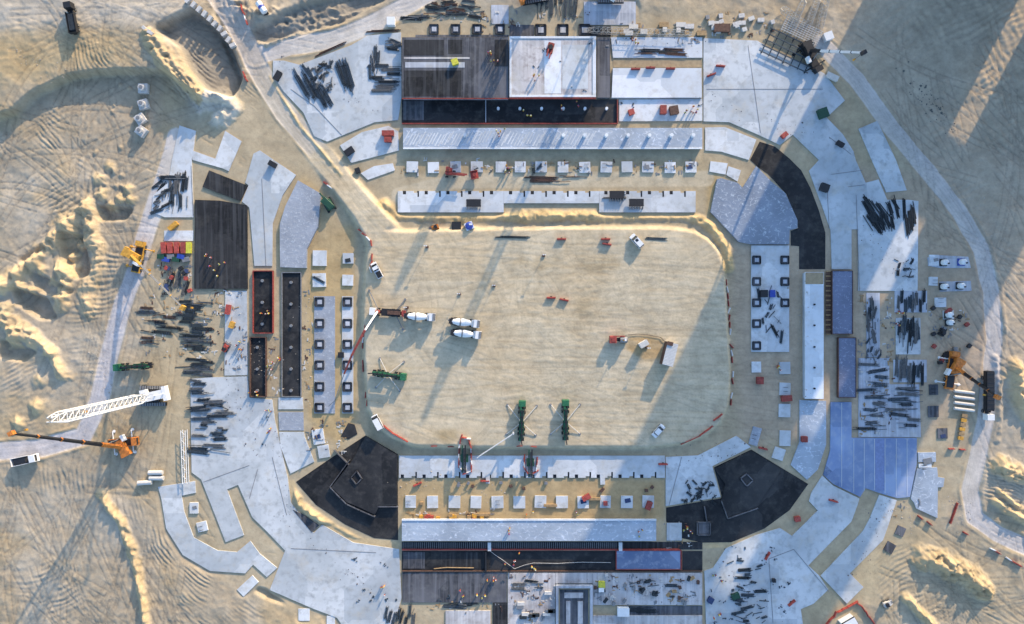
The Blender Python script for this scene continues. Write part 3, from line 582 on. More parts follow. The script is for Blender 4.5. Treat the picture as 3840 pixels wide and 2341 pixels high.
part('kerb', MB().prism(wp(rect(970, 355.5, 1690, 358.5), 1.7), 1.4, 1.72), M_WHITE, r)
# south stand
r = block('south_stand_deck', 'long raised mottled grey deck with bright rim south of the pitch', 'deck', rect(967, 1252, 1579, 1302), 2.4, M_MOTT)
part('kerb', MB().prism(wp(rect(967, 1249, 1579, 1253), 2.4), 2.2, 2.65), M_WHITE, r)
r = thing('slatted_channel', 'dark slatted service channel behind the south stand deck', 'channel', (0, 0, 0))
part('channel_floor', MB().prism(wp(rect(967, 1304, 1690, 1322)), -0.5, 0.15), M_DECK, r); TOPS.append((rect(967, 1304, 1690, 1322), .15))
for i in range(110): part('slat', MB().box(0, 0, 0, 0.18, 2.0, 0.1), GRYM, r, W(970 + i * 4.7, 1313, 0.3))
edge_walls(r, [(967, 1323.5), (1636, 1323.5)], -0.1, 0.9, th=0.3, mat=RED, closed=False)
for x_ in (1178, 1492): part('cross_wall', MB().prism(wp(rect(x_ - 4, 1303, x_ + 4, 1323)), -0.3, 1.3), M_PAD, r)
r = thing('black_strip_deck', 'black membrane strip along the bottom stand behind the red edged channel', 'deck', (0, 0, 0))
part('membrane', MB().prism(wp(rect(967, 1326, 1481, 1372)), -0.5, 0.1), M_BLACK, r); TOPS.append((rect(967, 1326, 1481, 1372), .1)); part('membrane_bay', MB().prism(wp(rect(970, 1328, 1022, 1368)), 0.1, 0.14), M_DECKL, r)
part('membrane_bay', MB().prism(wp(rect(1062, 1328, 1164, 1368)), 0.1, 0.14), M_DECK, r); part('cross_wall', MB().prism(wp(rect(1167, 1326, 1171, 1374)), -0.3, 1.0), BLK, r)
edge_walls(r, [(967, 1375), (1690, 1375)], -0.2, 0.6, mat=RUST, closed=False)
r = thing('black_strip_deck', 'short black membrane bay right of the blue slab in the bottom stand', 'deck', (0, 0, 0)); part('membrane', MB().prism(wp(rect(1642, 1326, 1690, 1372)), -0.5, 0.1), M_BLACK, r); edge_walls(r, [(1640, 1372), (1640, 1326)], -0.1, 0.8, closed=False)
r = thing('blue_roof_slab', 'raised blue slab with worn rim set in the black strip of the bottom stand', 'slab', (0, 0, 0)); part('deck_top', MB().prism(wp(rect(1484, 1326, 1637, 1370), 0.9), -0.5, 0.9), M_BLUE, r); edge_walls(r, rect(1483, 1325, 1638, 1371), 0, 1.05, th=0.2)
r = thing('basement_pit', 'rectangular grey sump with stepped walls at the bottom edge of the photo', 'pit', (0, 0, 0))
part('floor', MB().prism(wp(rect(1347, 1419, 1415, 1530)), -0.5, 0.06), M_DECKL, r)
for q_ in (rect(1337, 1405, 1425, 1411), rect(1337, 1411, 1343, 1530), rect(1419, 1411, 1425, 1530)): part('wall', MB().prism(wp(q_), -0.4, 1.6), M_GREY, r)
for q_ in (rect(1358, 1425, 1403, 1438), rect(1362, 1446, 1372, 1500), rect(1390, 1446, 1402, 1500)): part('footing', MB().prism(wp(q_), 0, 0.5), M_RAFT, r)
tag(part('brown_trench', MB().prism(wp(rect(1475, 141, 1688, 162)), -0.5, 0.06), M_DIRT), kind='structure'); tag(part('brown_trench', MB().prism(wp(rect(1515, 1458, 1690, 1480)), -0.5, 0.06), M_DECKL), kind='structure')
# west stand trenches
def trench(q, label, z=0.12, wall=0.9, mat=FORM, sh=4):
    r = thing('membrane_trench', label, 'trench', (0, 0, 0)); part('membrane', MB().prism(wp(q), -0.5, z), M_BLACK, r); edge_walls(r, q, -0.2, wall, mat=mat); TOPS.append((q, z))
    x0, y0 = q[0]; x1, y1 = q[2]; y = y0 + 24
    while y < y1 - 8: part('sump', MB().cyl(W((x0 + x1) / 2, y, z), W((x0 + x1) / 2, y, z) + Vector((0, 0, 0.5)), 0.5, 10), GRYM, r); y += 52
    return r
trench(rect(608, 652, 656, 802), 'black trench with red formwork walls beside the large dark west deck')
trench(rect(601, 812, 639, 955), 'narrower black trench with rust edges below the red walled one', mat=RUST)
trench(rect(678, 656, 724, 955), 'long black trench nearest the lavender deck on the west side', mat=GRYM, wall=0.6)
tag(part('brown_trench', MB().prism(wp(rect(643, 812, 676, 955)), -0.5, 0.08), M_DIRT), kind='structure')
# east stand
r = block('white_roof_slab', 'long bright white raised roof slab of the east stand', 'slab', rect(1937, 655, 1982, 960), 2.2, M_WHITE); part('soil_strip', MB().prism(wp(rect(1938, 656, 1981, 684), 2.2), 2.2, 2.3), M_DIRT, r)
for y_ in (733, 783, 835, 885, 935): part('column_starter', MB().cyl(W(1959, y_, 2.2), W(1959, y_, 2.2) + Vector((0, 0, .5)), .3, 8), BLK, r)
for q_, lab in ((rect(2003, 652, 2052, 804), 'blue and rust stained raised deck right of the white east roof slab'), (rect(2018, 813, 2060, 957), 'lower stained lavender deck in the east stand with black edges')):
    r = block('stained_deck', lab, 'deck', q_, 1.2, M_RUBL); edge_walls(r, q_, 0.2, 1.35, mat=RUST, th=0.2)
r = thing('timber_walkway', 'rusty walkway between white roof slab and stained deck in the east stand', 'walkway', (0, 0, 0))
for i in range(40): part('plank', MB().box(0, 0, 0, 1.6, 0.42, 0.12), RUST if i % 3 else WOOD, r, W(1993, 653 + i * 3.9, 0.5))
# inner raised membranes and upstands in the corner pits
def upstand(parent, pts, h=1.0, th=0.3, mat=None): 
    P_ = [Vector(p) for p in wp(pts)]; mat = mat or M_DECKL; h *= .8
    for a, b_ in zip(P_[:-1], P_[1:]):
        o = part('upstand_wall', MB().box(0, 0, h / 2, (b_ - a).length + th * .9, th, h), mat, parent); o.location = (*((a + b_) / 2), 0.05); o.rotation_euler = (0, 0, math.atan2(b_.y - a.y, b_.x - a.x))
r = thing('raised_black_deck', 'black raised membrane deck inside the southwest corner pit', 'deck', (0, 0, 0))
q_ = [(848, 1108), (880, 1050), (955, 1095), (956, 1215), (912, 1218), (902, 1238), (868, 1222), (835, 1208), (822, 1195), (798, 1172)]
part('deck_top', MB().prism(wp(q_, 1), -0.3, 1.3), M_BLACK, r); TOPS.append((q_, 1.3)); upstand(r, [(798, 1172), (822, 1197), (836, 1211), (868, 1226), (903, 1241)], 1.6); upstand(r, [(842, 1107), (796, 1170)], 1.5, .25); upstand(r, [(806, 1082), (842, 1118)], 1.5, .25)
upstand(r, [(912, 1217), (958, 1217)], 1.6); upstand(r, [(847, 1147), (861, 1131), (873, 1149), (860, 1163), (847, 1147)], 2.1, 0.3)
r = thing('raised_black_deck', 'black raised membrane deck inside the southeast corner pit', 'deck', (0, 0, 0))
q_ = [(1745, 1165), (1720, 1128), (1808, 1085), (1880, 1130), (1820, 1222), (1750, 1246), (1735, 1205)]
part('deck_top', MB().prism(wp(q_, .5), -0.3, 0.55), M_BLACK, r); upstand(r, [(1735, 1205), (1750, 1247), (1822, 1222)], .9, .25); upstand(r, [(1780, 1150), (1795, 1139), (1810, 1155), (1795, 1169), (1780, 1150)], 1.1, .3); upstand(r, [(1694, 1219), (1700, 1256)], 1, .3); upstand(r, [(1677, 1256), (1677, 1286), (1708, 1286), (1708, 1256), (1677, 1256)], 0.9, .3)
part('footing', MB().prism(wp(rect(1680, 1258, 1706, 1284)), 0, .5), M_DECKL, r)
tag(part('pad_corner', MB().prism(wp([(1604, 1258), (1640, 1258), (1640, 1300), (1604, 1300)]), -.3, .3), M_CONC), kind='structure')
tag(part('grey_slab', MB().prism(wp([(705, 1226), (728, 1237), (768, 1264), (751, 1281)]), -.3, .34), M_DECKL), kind='structure')
# sunk square pits in the column base slabs
def pits(xs, ys, s_, label, group, zt, mat=M_DECK, skip=()):
    for x_ in xs:
        for j_, y_ in enumerate(ys if len(xs) == 1 else ys):
            if (x_, y_) in skip: continue
            r = thing('column_pit', (('topmost ', 'second ', 'third ', 'fourth ', 'fifth ', 'lowest ')[j_] if len(ys) > 1 else ('leftmost ', 'second ', 'third ', 'fourth ')[xs.index(x_)]) + label, 'foundation pit', W(x_, y_, zt), 0, group); a = s_ * F * K
            part('pit_floor', MB().box(0, 0, 0.03, a, a, 0.05), M_DECKL, r)
            for dx, dy, lx, ly in ((0, .5, a, .25), (0, -.5, a, .25), (.5, 0, .25, a - .26), (-.5, 0, .25, a - .26)): part('kerb', MB().box(dx * a, dy * a, 0.2, lx, ly, 0.44), M_DECK, r)
            part('starter', MB().box(0.1, 0, 0.15, a * .5, a * .5, 0.2), M_GREY, r)
PY = (727, 779, 829, 879, 931, 981)
pits((769,), PY, 21, 'square column pit in the long lavender slab west of the pitch', 'column pits in the lavender west slab', 0.2)
pits((836,), PY, 21, 'square column pit in the narrow slab nearest the pitch west edge', 'column pits in the narrow west slab', 0.2)
pits((1820,), (626, 678, 729, 779, 832), 19, 'dark square pit on the left side of the pale east slab', 'left column pits of the east slab', 0.42)
pits((1888,), (626, 678, 729), 19, 'dark square pit on the right side of the pale east slab', 'right column pits of the east slab', 0.42)
pits((1098 - 54, 1096, 1148, 1203), (71,), 22, 'dark square pit in the row above the north stand', 'pits above the north stand', 0.0); pits((1301, 1354, 1406), (73,), 26, 'dark square pit above the white roof slab', 'pits above the white roof slab', 0.0)
# stand-alone pads
def pad(x0, y0, x1, y1, label, group=None, mat=M_PAD, rot=0, z=0.45):
    f_ = random.uniform(.9, 1.04); cx, cy = (x0 + x1) / 2 + random.uniform(-1, 1), (y0 + y1) / 2 + random.uniform(-1, 1); x0, x1, y0, y1 = cx - (x1 - x0) / 2 * f_, cx + (x1 - x0) / 2 * f_, cy - (y1 - y0) / 2, cy + (y1 - y0) / 2; rot += random.uniform(-2, 2); o = part('concrete_pad', MB().box(0, 0, z / 2 - .3, (x1 - x0) * F * K, (y1 - y0) * F * K, z + .6), mat, None, W(cx, cy, 0)); o.rotation_euler = (0, 0, R(rot)); tag(o, label, 'concrete pad', group)
    k = random.random(); a_ = (x1 - x0) * F * K
    if k < .35 and a_ > 2: part('starter_bars', (lambda mb: [mb.box(dx * .3, dy * .3, z + .45, .07, .07, .9) for dx in (-2, -1, 0, 1, 2) for dy in (-2, 2)] and mb)(MB()), STEEL, o, (random.uniform(-.2, .2) * a_, random.uniform(-.2, .2) * a_, 0))
    elif k < .55 and a_ > 2: part('cover_sheet', MB().box(0, 0, z + .06, a_ * .5, a_ * .35, .1, .2), (GRYM, STEEL, BLUEW)[int(k * 100) % 3], o, (random.uniform(-.2, .2) * a_, random.uniform(-.25, .25) * a_, 0))
    TOPS.append((rect(x0, y0, x1, y1), z))
ORD = ('first', 'second', 'third', 'fourth', 'fifth', 'sixth', 'seventh', 'eighth', 'ninth', 'tenth', 'eleventh', 'twelfth', 'thirteenth', 'fourteenth')
for i_, x_ in enumerate((992, 1044, 1096, 1148, 1206, 1252, 1302, 1354, 1407, 1459, 1509, 1559, 1611, 1663)): pad(x_ - 14, 390, x_ + 14, 416, ORD[i_] + ' pale pad from the left in the row north of the notched slab', 'pads of the north row')
for i_, x_ in enumerate((989, 1041, 1093, 1145, 1197, 1249, 1300, 1352, 1404, 1456, 1507, 1559)): pad(x_ - 14, 1193, x_ + 14, 1222, ORD[i_] + ' pale pad from the left in the row south of the pitch', 'pads of the south row')
for q_, t_ in (((754, 604, 788, 641), 'largest pad at the top left of the west pad group'), ((825, 610, 851, 635), 'top right pad of the west pad group'), ((754, 657, 785, 690), 'pad with a dark beam across it west of the pitch'), ((825, 662, 850, 688), 'lower right pad of the west pad group'),
               ((1807, 871, 1831, 897), 'small pale pad below the pitted east slab'), ((1873, 871, 1901, 900), 'pad with dark objects below the pitted east slab'), ((1873, 921, 1901, 951), 'pad above the red crate in the east pad column'), ((1873, 972, 1902, 1004), 'blue and white pad third in the east pad column'), ((1873, 1035, 1902, 1072), 'cream pad low in the east pad column'),
               ((2234, 614, 2256, 640), 'pad beside the haul road near two white tanks'), ((2234, 667, 2255, 688), 'plain small pad below the tank pads by the east road'), ((2249, 717, 2275, 740), 'single pad above the portable cabin in the east yard'), ((2268, 747, 2292, 768), 'pad under the white tank in the east yard'),
               ((457, 1210, 478, 1236), 'larger small pad inside the hook shaped slab'), ((1170, 1138, 1180, 1162), 'tiny white block at the notched south slab left part'), ((1444, 1138, 1456, 1165), 'tiny white block at the notched south slab right part')): pad(*q_, t_)
pad(476, 1255, 500, 1278, 'smaller pad inside the hook shaped slab', rot=14); pad(1860, 1078, 1886, 1106, 'slanted cream pad at the foot of the east pad column', rot=-20); pad(1806, 1028, 1828, 1072, 'slanted lavender pad at the southeast pitch corner', mat=M_LAV, rot=-14)
pad(752, 1032, 781, 1068, 'slanted pad at the southwest pitch corner, upper of two', rot=8); pad(766, 1072, 794, 1102, 'slanted pad at the southwest pitch corner, lower of two', rot=10)
for q_, t_, ro in (((2234, 925, 2257, 950), 'dark grey pad nearest the orange crane', 0), ((2232, 976, 2258, 1003), 'dark grey pad second below the orange crane', 0), ((2255, 1030, 2281, 1055), 'dark grey pad beside the timber stack', 0), ((2154, 1266, 2176, 1288), 'upper tilted dark pad in the southeast sand', -25), ((2129, 1306, 2153, 1330), 'lower tilted dark pad in the southeast sand', -30)): pad(*q_, t_, None, M_DECKL, ro, .3)
pad(2208, 1088, 2249, 1111, 'small framed raft beside the blue deck', mat=M_MOTT)
pad(2210, 1115, 2240, 1124, 'narrow pale raft strip under the framed raft', mat=M_PAD)
for q_ in (rect(2240, 0, 2240, 0),): pass
# seams on the blue deck and pour joints on the big slabs
def clipx(P_, x, keep):
    out = []
    for i in range(len(P_)):
        a, b_ = P_[i - 1], P_[i]; ia, ib = (a[0] - x) * keep >= 0, (b_[0] - x) * keep >= 0
        if ia != ib: t = (x - a[0]) / (b_[0] - a[0]); out.append((x, a[1] + t * (b_[1] - a[1])))
        if ib: out.append(b_)
    return out
bd = next(o for o in bpy.data.objects if o.name == 'blue_deck')
xs_ = [2024, 2053, 2078, 2103, 2128, 2155, 2181]
for x_ in xs_:
    ys = [p[1] for p in clipx(clipx(S11, x_ - 1, 1), x_ + 1, -1)]
    if ys: part('seam', MB().prism(wp(rect(x_ - .5, min(ys) + 2, x_ + .5, max(ys) - 4)), .28, .40), M_PAD, bd)
part('dark_bay', MB().prism(wp(rect(2104, 1057, 2127, 1180)), .28, .35), plain('dull_blue_membrane', (.17, .22, .38), .8), bd)
def joint(a, b_): 
    A, B = Vector(W(*a, .25)), Vector(W(*b_, .25)); o = part('pour_joint', MB().box(0, 0, 0, (B - A).length, 0.16, 0.12), GRYM, None, (A + B) / 2 + Vector((0, 0, .02))); o.rotation_euler = (0, 0, math.atan2((B - A).y, (B - A).x)); tag(o, kind='structure')
for a, b_ in (((756, 255), (822, 325)), ((700, 215), (757, 256)), ((2060, 470), (2068, 700)), ((1995, 330), (2048, 372)), ((1990, 450), (1995, 550)), ((2040, 300 + 150), (2080, 445)), ((1910, 1322), (1995, 1425)), ((1910, 1322), (1850, 1345)), ((1850, 1345), (1860, 1500)), ((655, 1100), (690, 1240)), ((620, 1130), (600, 1200)),
              ((700, 1320), (905, 1330)), ((1800, 110), (1830, 320)), ((1700, 215), (1980, 215)), ((460, 400), (465, 520)), ((630, 430), (640, 640)), ((490, 1160), (600, 1120)), ((1640, 1100), (1610, 1215)), ((2000, 420), (2075, 410))): joint(a, b_)

mb = MB()
for x0, y0, x1, y1 in NOTCH: mb.prism(wp([(x0 + .1, y0), (x1 - .1, y0), (x1 - .1, y1), (x0 + .1, y1)]), -.3, .14)
tag(part('column_pocket', mb, BLK), kind='stuff')
# ============================================================ REPEATED SMALL GOODS
def bundle_mesh(L, Wd, n_, seed, mat, h=0.3):
    r_ = random.Random(seed); mb = MB(); w_ = Wd / n_ * .62
    for i in range(n_):
        y = (i / (n_ - 1) - .5) * Wd if n_ > 1 else 0; a = r_.uniform(-.02, .02) * 8 / L; l_ = L * r_.uniform(.72, 1); hh = h * r_.uniform(.5, 1.1)
        mb.box(r_.uniform(-.09, .09) * L, y, hh / 2, l_, w_ * r_.uniform(.7, 1.2), hh, a)
    for t in (-.3, .3): mb.box(t * L, 0, .1, .14, Wd * 1.15, .2)
    return mb.mesh('bundle', mat)
BM = {}
for k_, (mt, seeds) in {'dark': (STEEL, 6), 'blue': (STEELB, 6), 'rust': (RUST, 3), 'grey': (GREYB, 4)}.items():
    BM[k_] = [[bundle_mesh(L, Wd * (.8 + .12 * (s % 4)), n_, s + 11 * n_, mt, .30) for s in range(seeds)] for L, Wd, n_ in ((2.2, .55, 3), (4.6, .9, 5), (7.2, 1.0, 5), (12, .7, 4))]
def bundle(x, y, ang, size, kind, label, group, i=0, dz=0):
    p = G(x, y, dz); ms = BM[kind][size]; o = part('steel_bundle', ms[i % len(ms)], None, None, p); o.rotation_euler = (0, 0, R(ang)); return tag(o, label, 'steel bundle', group)
BARS = {'grey': MB(), 'dark': MB(), 'blue': MB(), 'rust': MB()}
def where(x, y, x0, y0, x1, y1):
    fx = (x - x0) / max(1, x1 - x0); fy = (y - y0) / max(1, y1 - y0)
    a = 'upper' if fy < .33 else 'lower' if fy > .67 else 'middle'; b_ = 'left' if fx < .33 else 'right' if fx > .67 else 'centre'
    return 'centre' if a == 'middle' and b_ == 'centre' else a + ' ' + b_
def zone(x0, y0, x1, y1, ang, n_, sizes, label, group, kinds=('dark', 'blue', 'grey'), jit=4, off=1.2):
    c, s = math.cos(R(ang)), -math.sin(R(ang)); vert = abs(s) > .7; nb = max(3, round(n_ * .56)) if n_ > 3 else n_; tot = nb + n_
    for q in range(tot):
        x = x0 + (x1 - x0) * random.random(); y = y0 + (y1 - y0) * random.random(); i = q; t = (q + .5) / nb if q < nb else random.random()
        if vert: x = x0 + (x1 - x0) * t + random.uniform(-off, off)
        else: y = y0 + (y1 - y0) * t + random.uniform(-off, off)
        sz = random.choice(sizes); kd = random.choice(kinds); an = ang + random.gauss(0, jit * .6)
        if q < nb:
            lb = ('short', 'mid length', 'long', 'very long')[sz] + ' ' + {'dark': 'black', 'blue': 'blue grey', 'rust': 'rusty', 'grey': 'pale grey'}[kd] + ' ' + label + ', ' + where(x, y, x0, y0, x1, y1)
            bundle(x, y, an, sz, kd, lb, group, i, .02 * (i % 7))
        else:
            p = G(x, y); L = (1.6, 3.6, 6, 10)[sz] * random.uniform(.5, 1.1); BARS[kd].box(p.x, p.y, p.z + .1 + .05 * (q % 6), L, random.uniform(.1, .28), .14, R(an + random.gauss(0, jit)))
# explicit long beams of the northwest yard
for a, b_, k_ in (((705, 172), (745, 243), 'blue'), ((709, 170), (748, 238), 'dark'), ((724, 152), (752, 192), 'blue'), ((727, 170), (757, 222), 'dark'), ((731, 176), (762, 236), 'dark'), ((738, 160), (754, 190), 'blue'), ((728, 184), (760, 243), 'blue'),
                  ((811, 148), (835, 220), 'dark'), ((816, 146), (838, 217), 'dark'), ((821, 144), (846, 222), 'dark'), ((826, 143), (851, 220), 'dark'), ((806, 150), (830, 214), 'blue'), ((832, 143), (853, 214), 'blue'), ((757, 200), (790, 262), 'dark'), ((764, 205), (797, 256), 'dark'), ((770, 198), (800, 252), 'blue'), ((752, 205), (786, 264), 'dark'), ((748, 190), (780, 240), 'blue')):
    A, B = W(*a), W(*b_); L = (B - A).length; me = bundle_mesh(L, .7, 4, int(a[0]), STEEL if k_ == 'dark' else STEELB, .4); o = part('steel_beam', me, None, None, G((a[0] + b_[0]) / 2, (a[1] + b_[1]) / 2)); o.rotation_euler = (0, 0, math.atan2((B - A).y, (B - A).x)); tag(o, 'long dark beam bundle lying diagonally on the northwest slab', 'steel bundle', 'diagonal beams on the northwest slab')
zone(745, 150, 800, 235, 55, 34, (0, 0, 0), 'offcut among the diagonal beams of the northwest slab', 'steel offcuts on the northwest slab', jit=60)
zone(905, 155, 950, 222, 0, 13, (1, 2), 'bundle lying level beside the dark north deck', 'level bundles beside the dark north deck', jit=2)
zone(886, 120, 912, 190, 88, 7, (1, 2), 'bundle laid upright beside the level ones', 'upright laid bundles near the north deck', jit=8)
zone(925, 95, 962, 120, -10, 7, (0, 1), 'bundle at the top corner of the northwest slab', 'small bundles at the northwest slab corner', jit=20)
zone(372, 440, 405, 512, 40, 16, (0, 1), 'tangled bundle on the west yard slab edge', 'tangled bundles of the west slab', jit=30); zone(405, 440, 452, 505, 88, 12, (1, 2), 'bundle laid up and down the west yard slab', 'long bundles of the west slab', jit=5)
zone(405, 424, 440, 432, -3, 4, (2,), 'beam crossing the top of the west yard slab', 'beams crossing the west slab top', jit=3)
zone(442, 722, 500, 845, -2, 26, (2, 2, 1), 'bundle in the thick west stack by the strip slab', 'thick west rebar stack', jit=3, off=.6); zone(352, 735, 415, 830, -2, 14, (1, 2), 'bundle on sand left of the thick west stack', 'loose bundles left of the thick stack', ('dark', 'rust', 'blue'), jit=5)
zone(395, 660, 455, 705, 80, 12, (0, 1, 1), 'bundle by red forms below the yellow crane', 'bundles by the red forms', jit=14)
zone(440, 862, 510, 905, -4, 13, (2, 1), 'bundle in the middle stack of the west yard', 'middle west bundle stack', jit=5); zone(462, 912, 505, 950, -3, 8, (1, 1), 'bundle in the small stack below the middle west stack', 'small west bundle stack', jit=6)
zone(475, 958, 545, 1060, -2, 26, (1, 1, 2, 0), 'bundle strewn over the lower west slab', 'lower west slab bundles', jit=8); zone(470, 1068, 535, 1092, -4, 5, (2,), 'bundle at the bottom of the lower west slab', 'bottom west bundles', jit=4)
zone(2085, 490, 2120, 545, -58, 15, (2, 2, 1), 'beam lying diagonally on the northeast slab', 'diagonal beams on the northeast slab', ('dark',), jit=4); zone(2120, 490, 2162, 545, -72, 13, (1, 2), 'beam in the middle heap of the northeast slab', 'middle beams on the northeast slab', ('dark',), jit=10)
zone(2172, 500, 2202, 550, -85, 8, (2, 2), 'beam at the right edge of the northeast slab', 'right beams on the northeast slab', ('dark',), jit=3); zone(2153, 625, 2200, 670, 40, 9, (0,), 'offcut near the right edge of the east slab', 'offcuts on the east slab', ('dark',), jit=60)
zone(2157, 712, 2228, 742, 90, 14, (1,), 'bundle on the topmost storage pad, east yard', 'bundles on the top east storage pad', jit=3); zone(2085, 720, 2105, 850, 88, 8, (2, 1), 'bundle on the narrow strip of the east yard', 'bundles on the narrow east strip', jit=8)
zone(2160, 780, 2212, 840, 89, 15, (2, 1), 'bundle on the tall storage pad of the east yard', 'bundles on the tall east storage pad', jit=4); zone(2152, 880, 2225, 910, 89, 12, (1, 2), 'bundle on the lower storage pad of the east yard', 'bundles on the lower east storage pad', jit=4)
zone(2078, 870, 2125, 1040, -3, 19, (2, 1), 'bundle in the left column, large east slab', 'left column bundles of the east slab', jit=6); zone(2150, 930, 2200, 1030, -2, 15, (2, 1), 'bundle in the right column, large east slab', 'right column bundles of the east slab', jit=6); zone(2085, 810, 2120, 880, 75, 9, (0, 1), 'bundle at the top of the large east slab', 'short bundles of the east slab', jit=25)
zone(1645, 1160, 1722, 1210, 20, 26, (0,), 'form piece strewn by the southeast black pit', 'black form pieces by the southeast pit', ('dark',), jit=70); zone(1755, 1345, 1840, 1500, -3, 26, (0, 1, 1), 'bundle on the bottom right slab', 'bundles on the bottom right slab', ('dark', 'blue'), jit=18)
zone(925, 1462, 1000, 1502, 80, 14, (1,), 'bundle at the bottom edge left of the raft', 'bottom edge bundles', jit=8); zone(1060, 1450, 1140, 1462, 0, 5, (1, 2), 'beam along the bottom dark deck', 'beams below the bottom dark deck', jit=3)
zone(1245, 1395, 1300, 1420, -4, 5, (1,), 'bar on the bottom pale raft', 'bars on the bottom raft', jit=8); zone(1480, 1395, 1640, 1440, 0, 9, (1, 0), 'bar on the bottom right raft', 'bars on the bottom right raft', jit=12); zone(1505, 1458, 1560, 1474, 0, 3, (2,), 'bar laid along the bottom trench', 'bars along the bottom trench', jit=2)
zone(1030, 2, 1150, 42, 0, 24, (1, 1, 2, 0), 'bundle in the top storage area above the dark deck', 'top storage bundles', ('dark', 'blue', 'rust'), jit=12); zone(1286, -5, 1390, 28, 88, 16, (2, 1), 'beam at the top edge of the photo', 'top edge beams', ('blue', 'dark'), jit=5)
zone(970, 40, 1010, 46, 0, 3, (2,), 'beam left of the top storage area', 'long beams left of top storage', jit=3); zone(1545, 118, 1660, 132, -1, 7, (2, 2), 'beam stacked on the white slab above the brown trench', 'beams above the brown trench', ('rust', 'dark'), jit=2)
zone(1822, 690, 1885, 840, 85, 12, (0, 1), 'bar on the pitted east slab', 'bars on the pitted east slab', ('blue', 'dark'), jit=35); zone(1145, 398, 1400, 412, 10, 8, (0,), 'steel piece by the north pad row', 'steel pieces by the north pads', jit=60)
zone(1280, 425, 1400, 437, -1, 6, (3, 2), 'thin bar laid along the track north of the pitch', 'long bars north of the pitch', ('rust',), jit=1)
zone(1462, 462, 1500, 480, 0, 5, (1,), 'form stacked on the notched slab', 'forms on the notched slab', ('dark',), jit=3)
bundle(1236, 571, -1, 3, 'dark', 'long black pipe lying at the top of the pitch', None); bundle(766, 673, -28, 1, 'blue', 'dark beam laid across the west pad', None); bundle(1592 - 15, 575, -2, 2, 'blue', 'blue grey beam near the white car on the pitch', None)
bundle(798, 118, 24, 3, 'rust', 'long rusty tube along the top rim of the northwest slab', None); bundle(925, 75, 2, 3, 'rust', 'rusty beam at the top of the northwest slab', None)

for k_, mb_ in BARS.items():
    if mb_.v: tag(part('loose_bars', mb_, {'dark': STEEL, 'blue': STEELB, 'rust': RUST, 'grey': GREYB}[k_]), kind='stuff')
# slatted formwork tables
def form_table(x, y, rz, label):
    r = thing('formwork_table', label, 'formwork', G(x, y), rz); part('deck_panel', MB().box(0, 0, 1.05, 4.6, 2.4, .14), BLK, r)
    for i in range(6): part('leg', MB().box(-2.1 + i * .84, -1.6, .55, .14, .9, 1.1), GRYM, r)
    for s in (-1, 1): part('beam', MB().box(0, s * .9, .85, 4.8, .2, .25), STEEL, r)
form_table(1140, 490, 0, 'black formwork table on the notched slab, left one'); form_table(1483, 470, 0, 'black formwork table on the notched slab, middle one'); form_table(1530, 489, 0, 'black formwork table on the notched slab, right one casting slatted shade')

# ---- barriers
def barrier_mesh(L, mat): return MB().profile([(-L / 2, 0), (L / 2, 0), (L / 2, .85), (-L / 2, .85)], -.09, .09).box(0, 0, .12, L, .42, .24).mesh('barrier', mat)
BR, BW, BC = barrier_mesh(1.9, RED), barrier_mesh(1.9, WHITEP), barrier_mesh(2.2, BLOCK)
def row(pts, sp, label, group, alt=True, me=None, skip=0.0, name='plastic_barrier', cat='barrier', turn=0, jit=.12):
    P_ = [Vector(p) for p in pts]; d = 0; i = 0; n0 = sum((b_ - a).length for a, b_ in zip(P_[:-1], P_[1:])); run = 0
    for a, b_ in zip(P_[:-1], P_[1:]):
        L = (b_ - a).length; ang = math.degrees(math.atan2(-(b_ - a).y, (b_ - a).x))
        while d < L:
            p = a.lerp(b_, d / L); i += 1; d += sp
            if random.random() < skip: continue
            o = part(name, me or (BR if (not alt or i % 3) else BW), None, None, G(p.x, p.y)); o.rotation_euler = (0, 0, R(ang + turn) + random.gauss(0, jit)); tag(o, label.replace('red ', 'white ', 1) if o.data == BW else label, cat, group)
        d -= L
row([(868, 556), (884, 572), (898, 592)], 13, 'red barrier on the haul road edge northwest of the pitch', 'northwest road barriers', jit=.3); row([(895, 618), (892, 650)], 16, 'red barrier left of the white pickup', 'barriers by the white pickup', jit=.5)
row([(878, 790), (873, 830), (874, 900)], 14, 'red barrier along the west edge of the pitch', 'west pitch barriers', skip=.2); row([(880, 950), (884, 975)], 20, 'red barrier above the white van', 'barriers above the white van', jit=.5)
row([(918, 1020), (945, 1042), (985, 1065)], 14, 'red barrier at the southwest corner of the pitch', 'southwest pitch barriers', False); row([(1045, 1073), (1100, 1075)], 40, 'single red barrier on the south pitch rim', 'south rim barriers'); row([(1250, 1073), (1300, 1075)], 34, 'red barrier between the two green pumps', 'barriers between green pumps')
row([(1644, 1066), (1680, 1050), (1700, 1036), (1712, 1027)], 12.5, 'red barrier in the curved line at the southeast pitch corner', 'southeast pitch barriers', False, jit=.05); row([(1722, 1008), (1740, 995)], 12, 'red barrier in the short upper piece at the southeast corner', 'upper southeast barriers')
row([(1757, 985), (1763, 900), (1758, 820), (1750, 700), (1742, 650)], 17, 'red barrier along the east edge of the pitch', 'east pitch barriers', skip=.3, jit=.4)
row([(588, 180), (596, 200)], 12, 'red barrier by the upper haul road bend', 'upper haul road barriers'); row([(582, 20), (596, 60)], 12, 'red barrier by the tanker at the top', 'barriers by the tanker'); row([(775, 435), (800, 455)], 12, 'red barrier where the haul road meets the lavender deck', 'haul road barriers', skip=.2); row([(2213, 1245), (2240, 1262)], 26, 'red barrier at the stepped raft foot', 'barriers at the stepped raft')
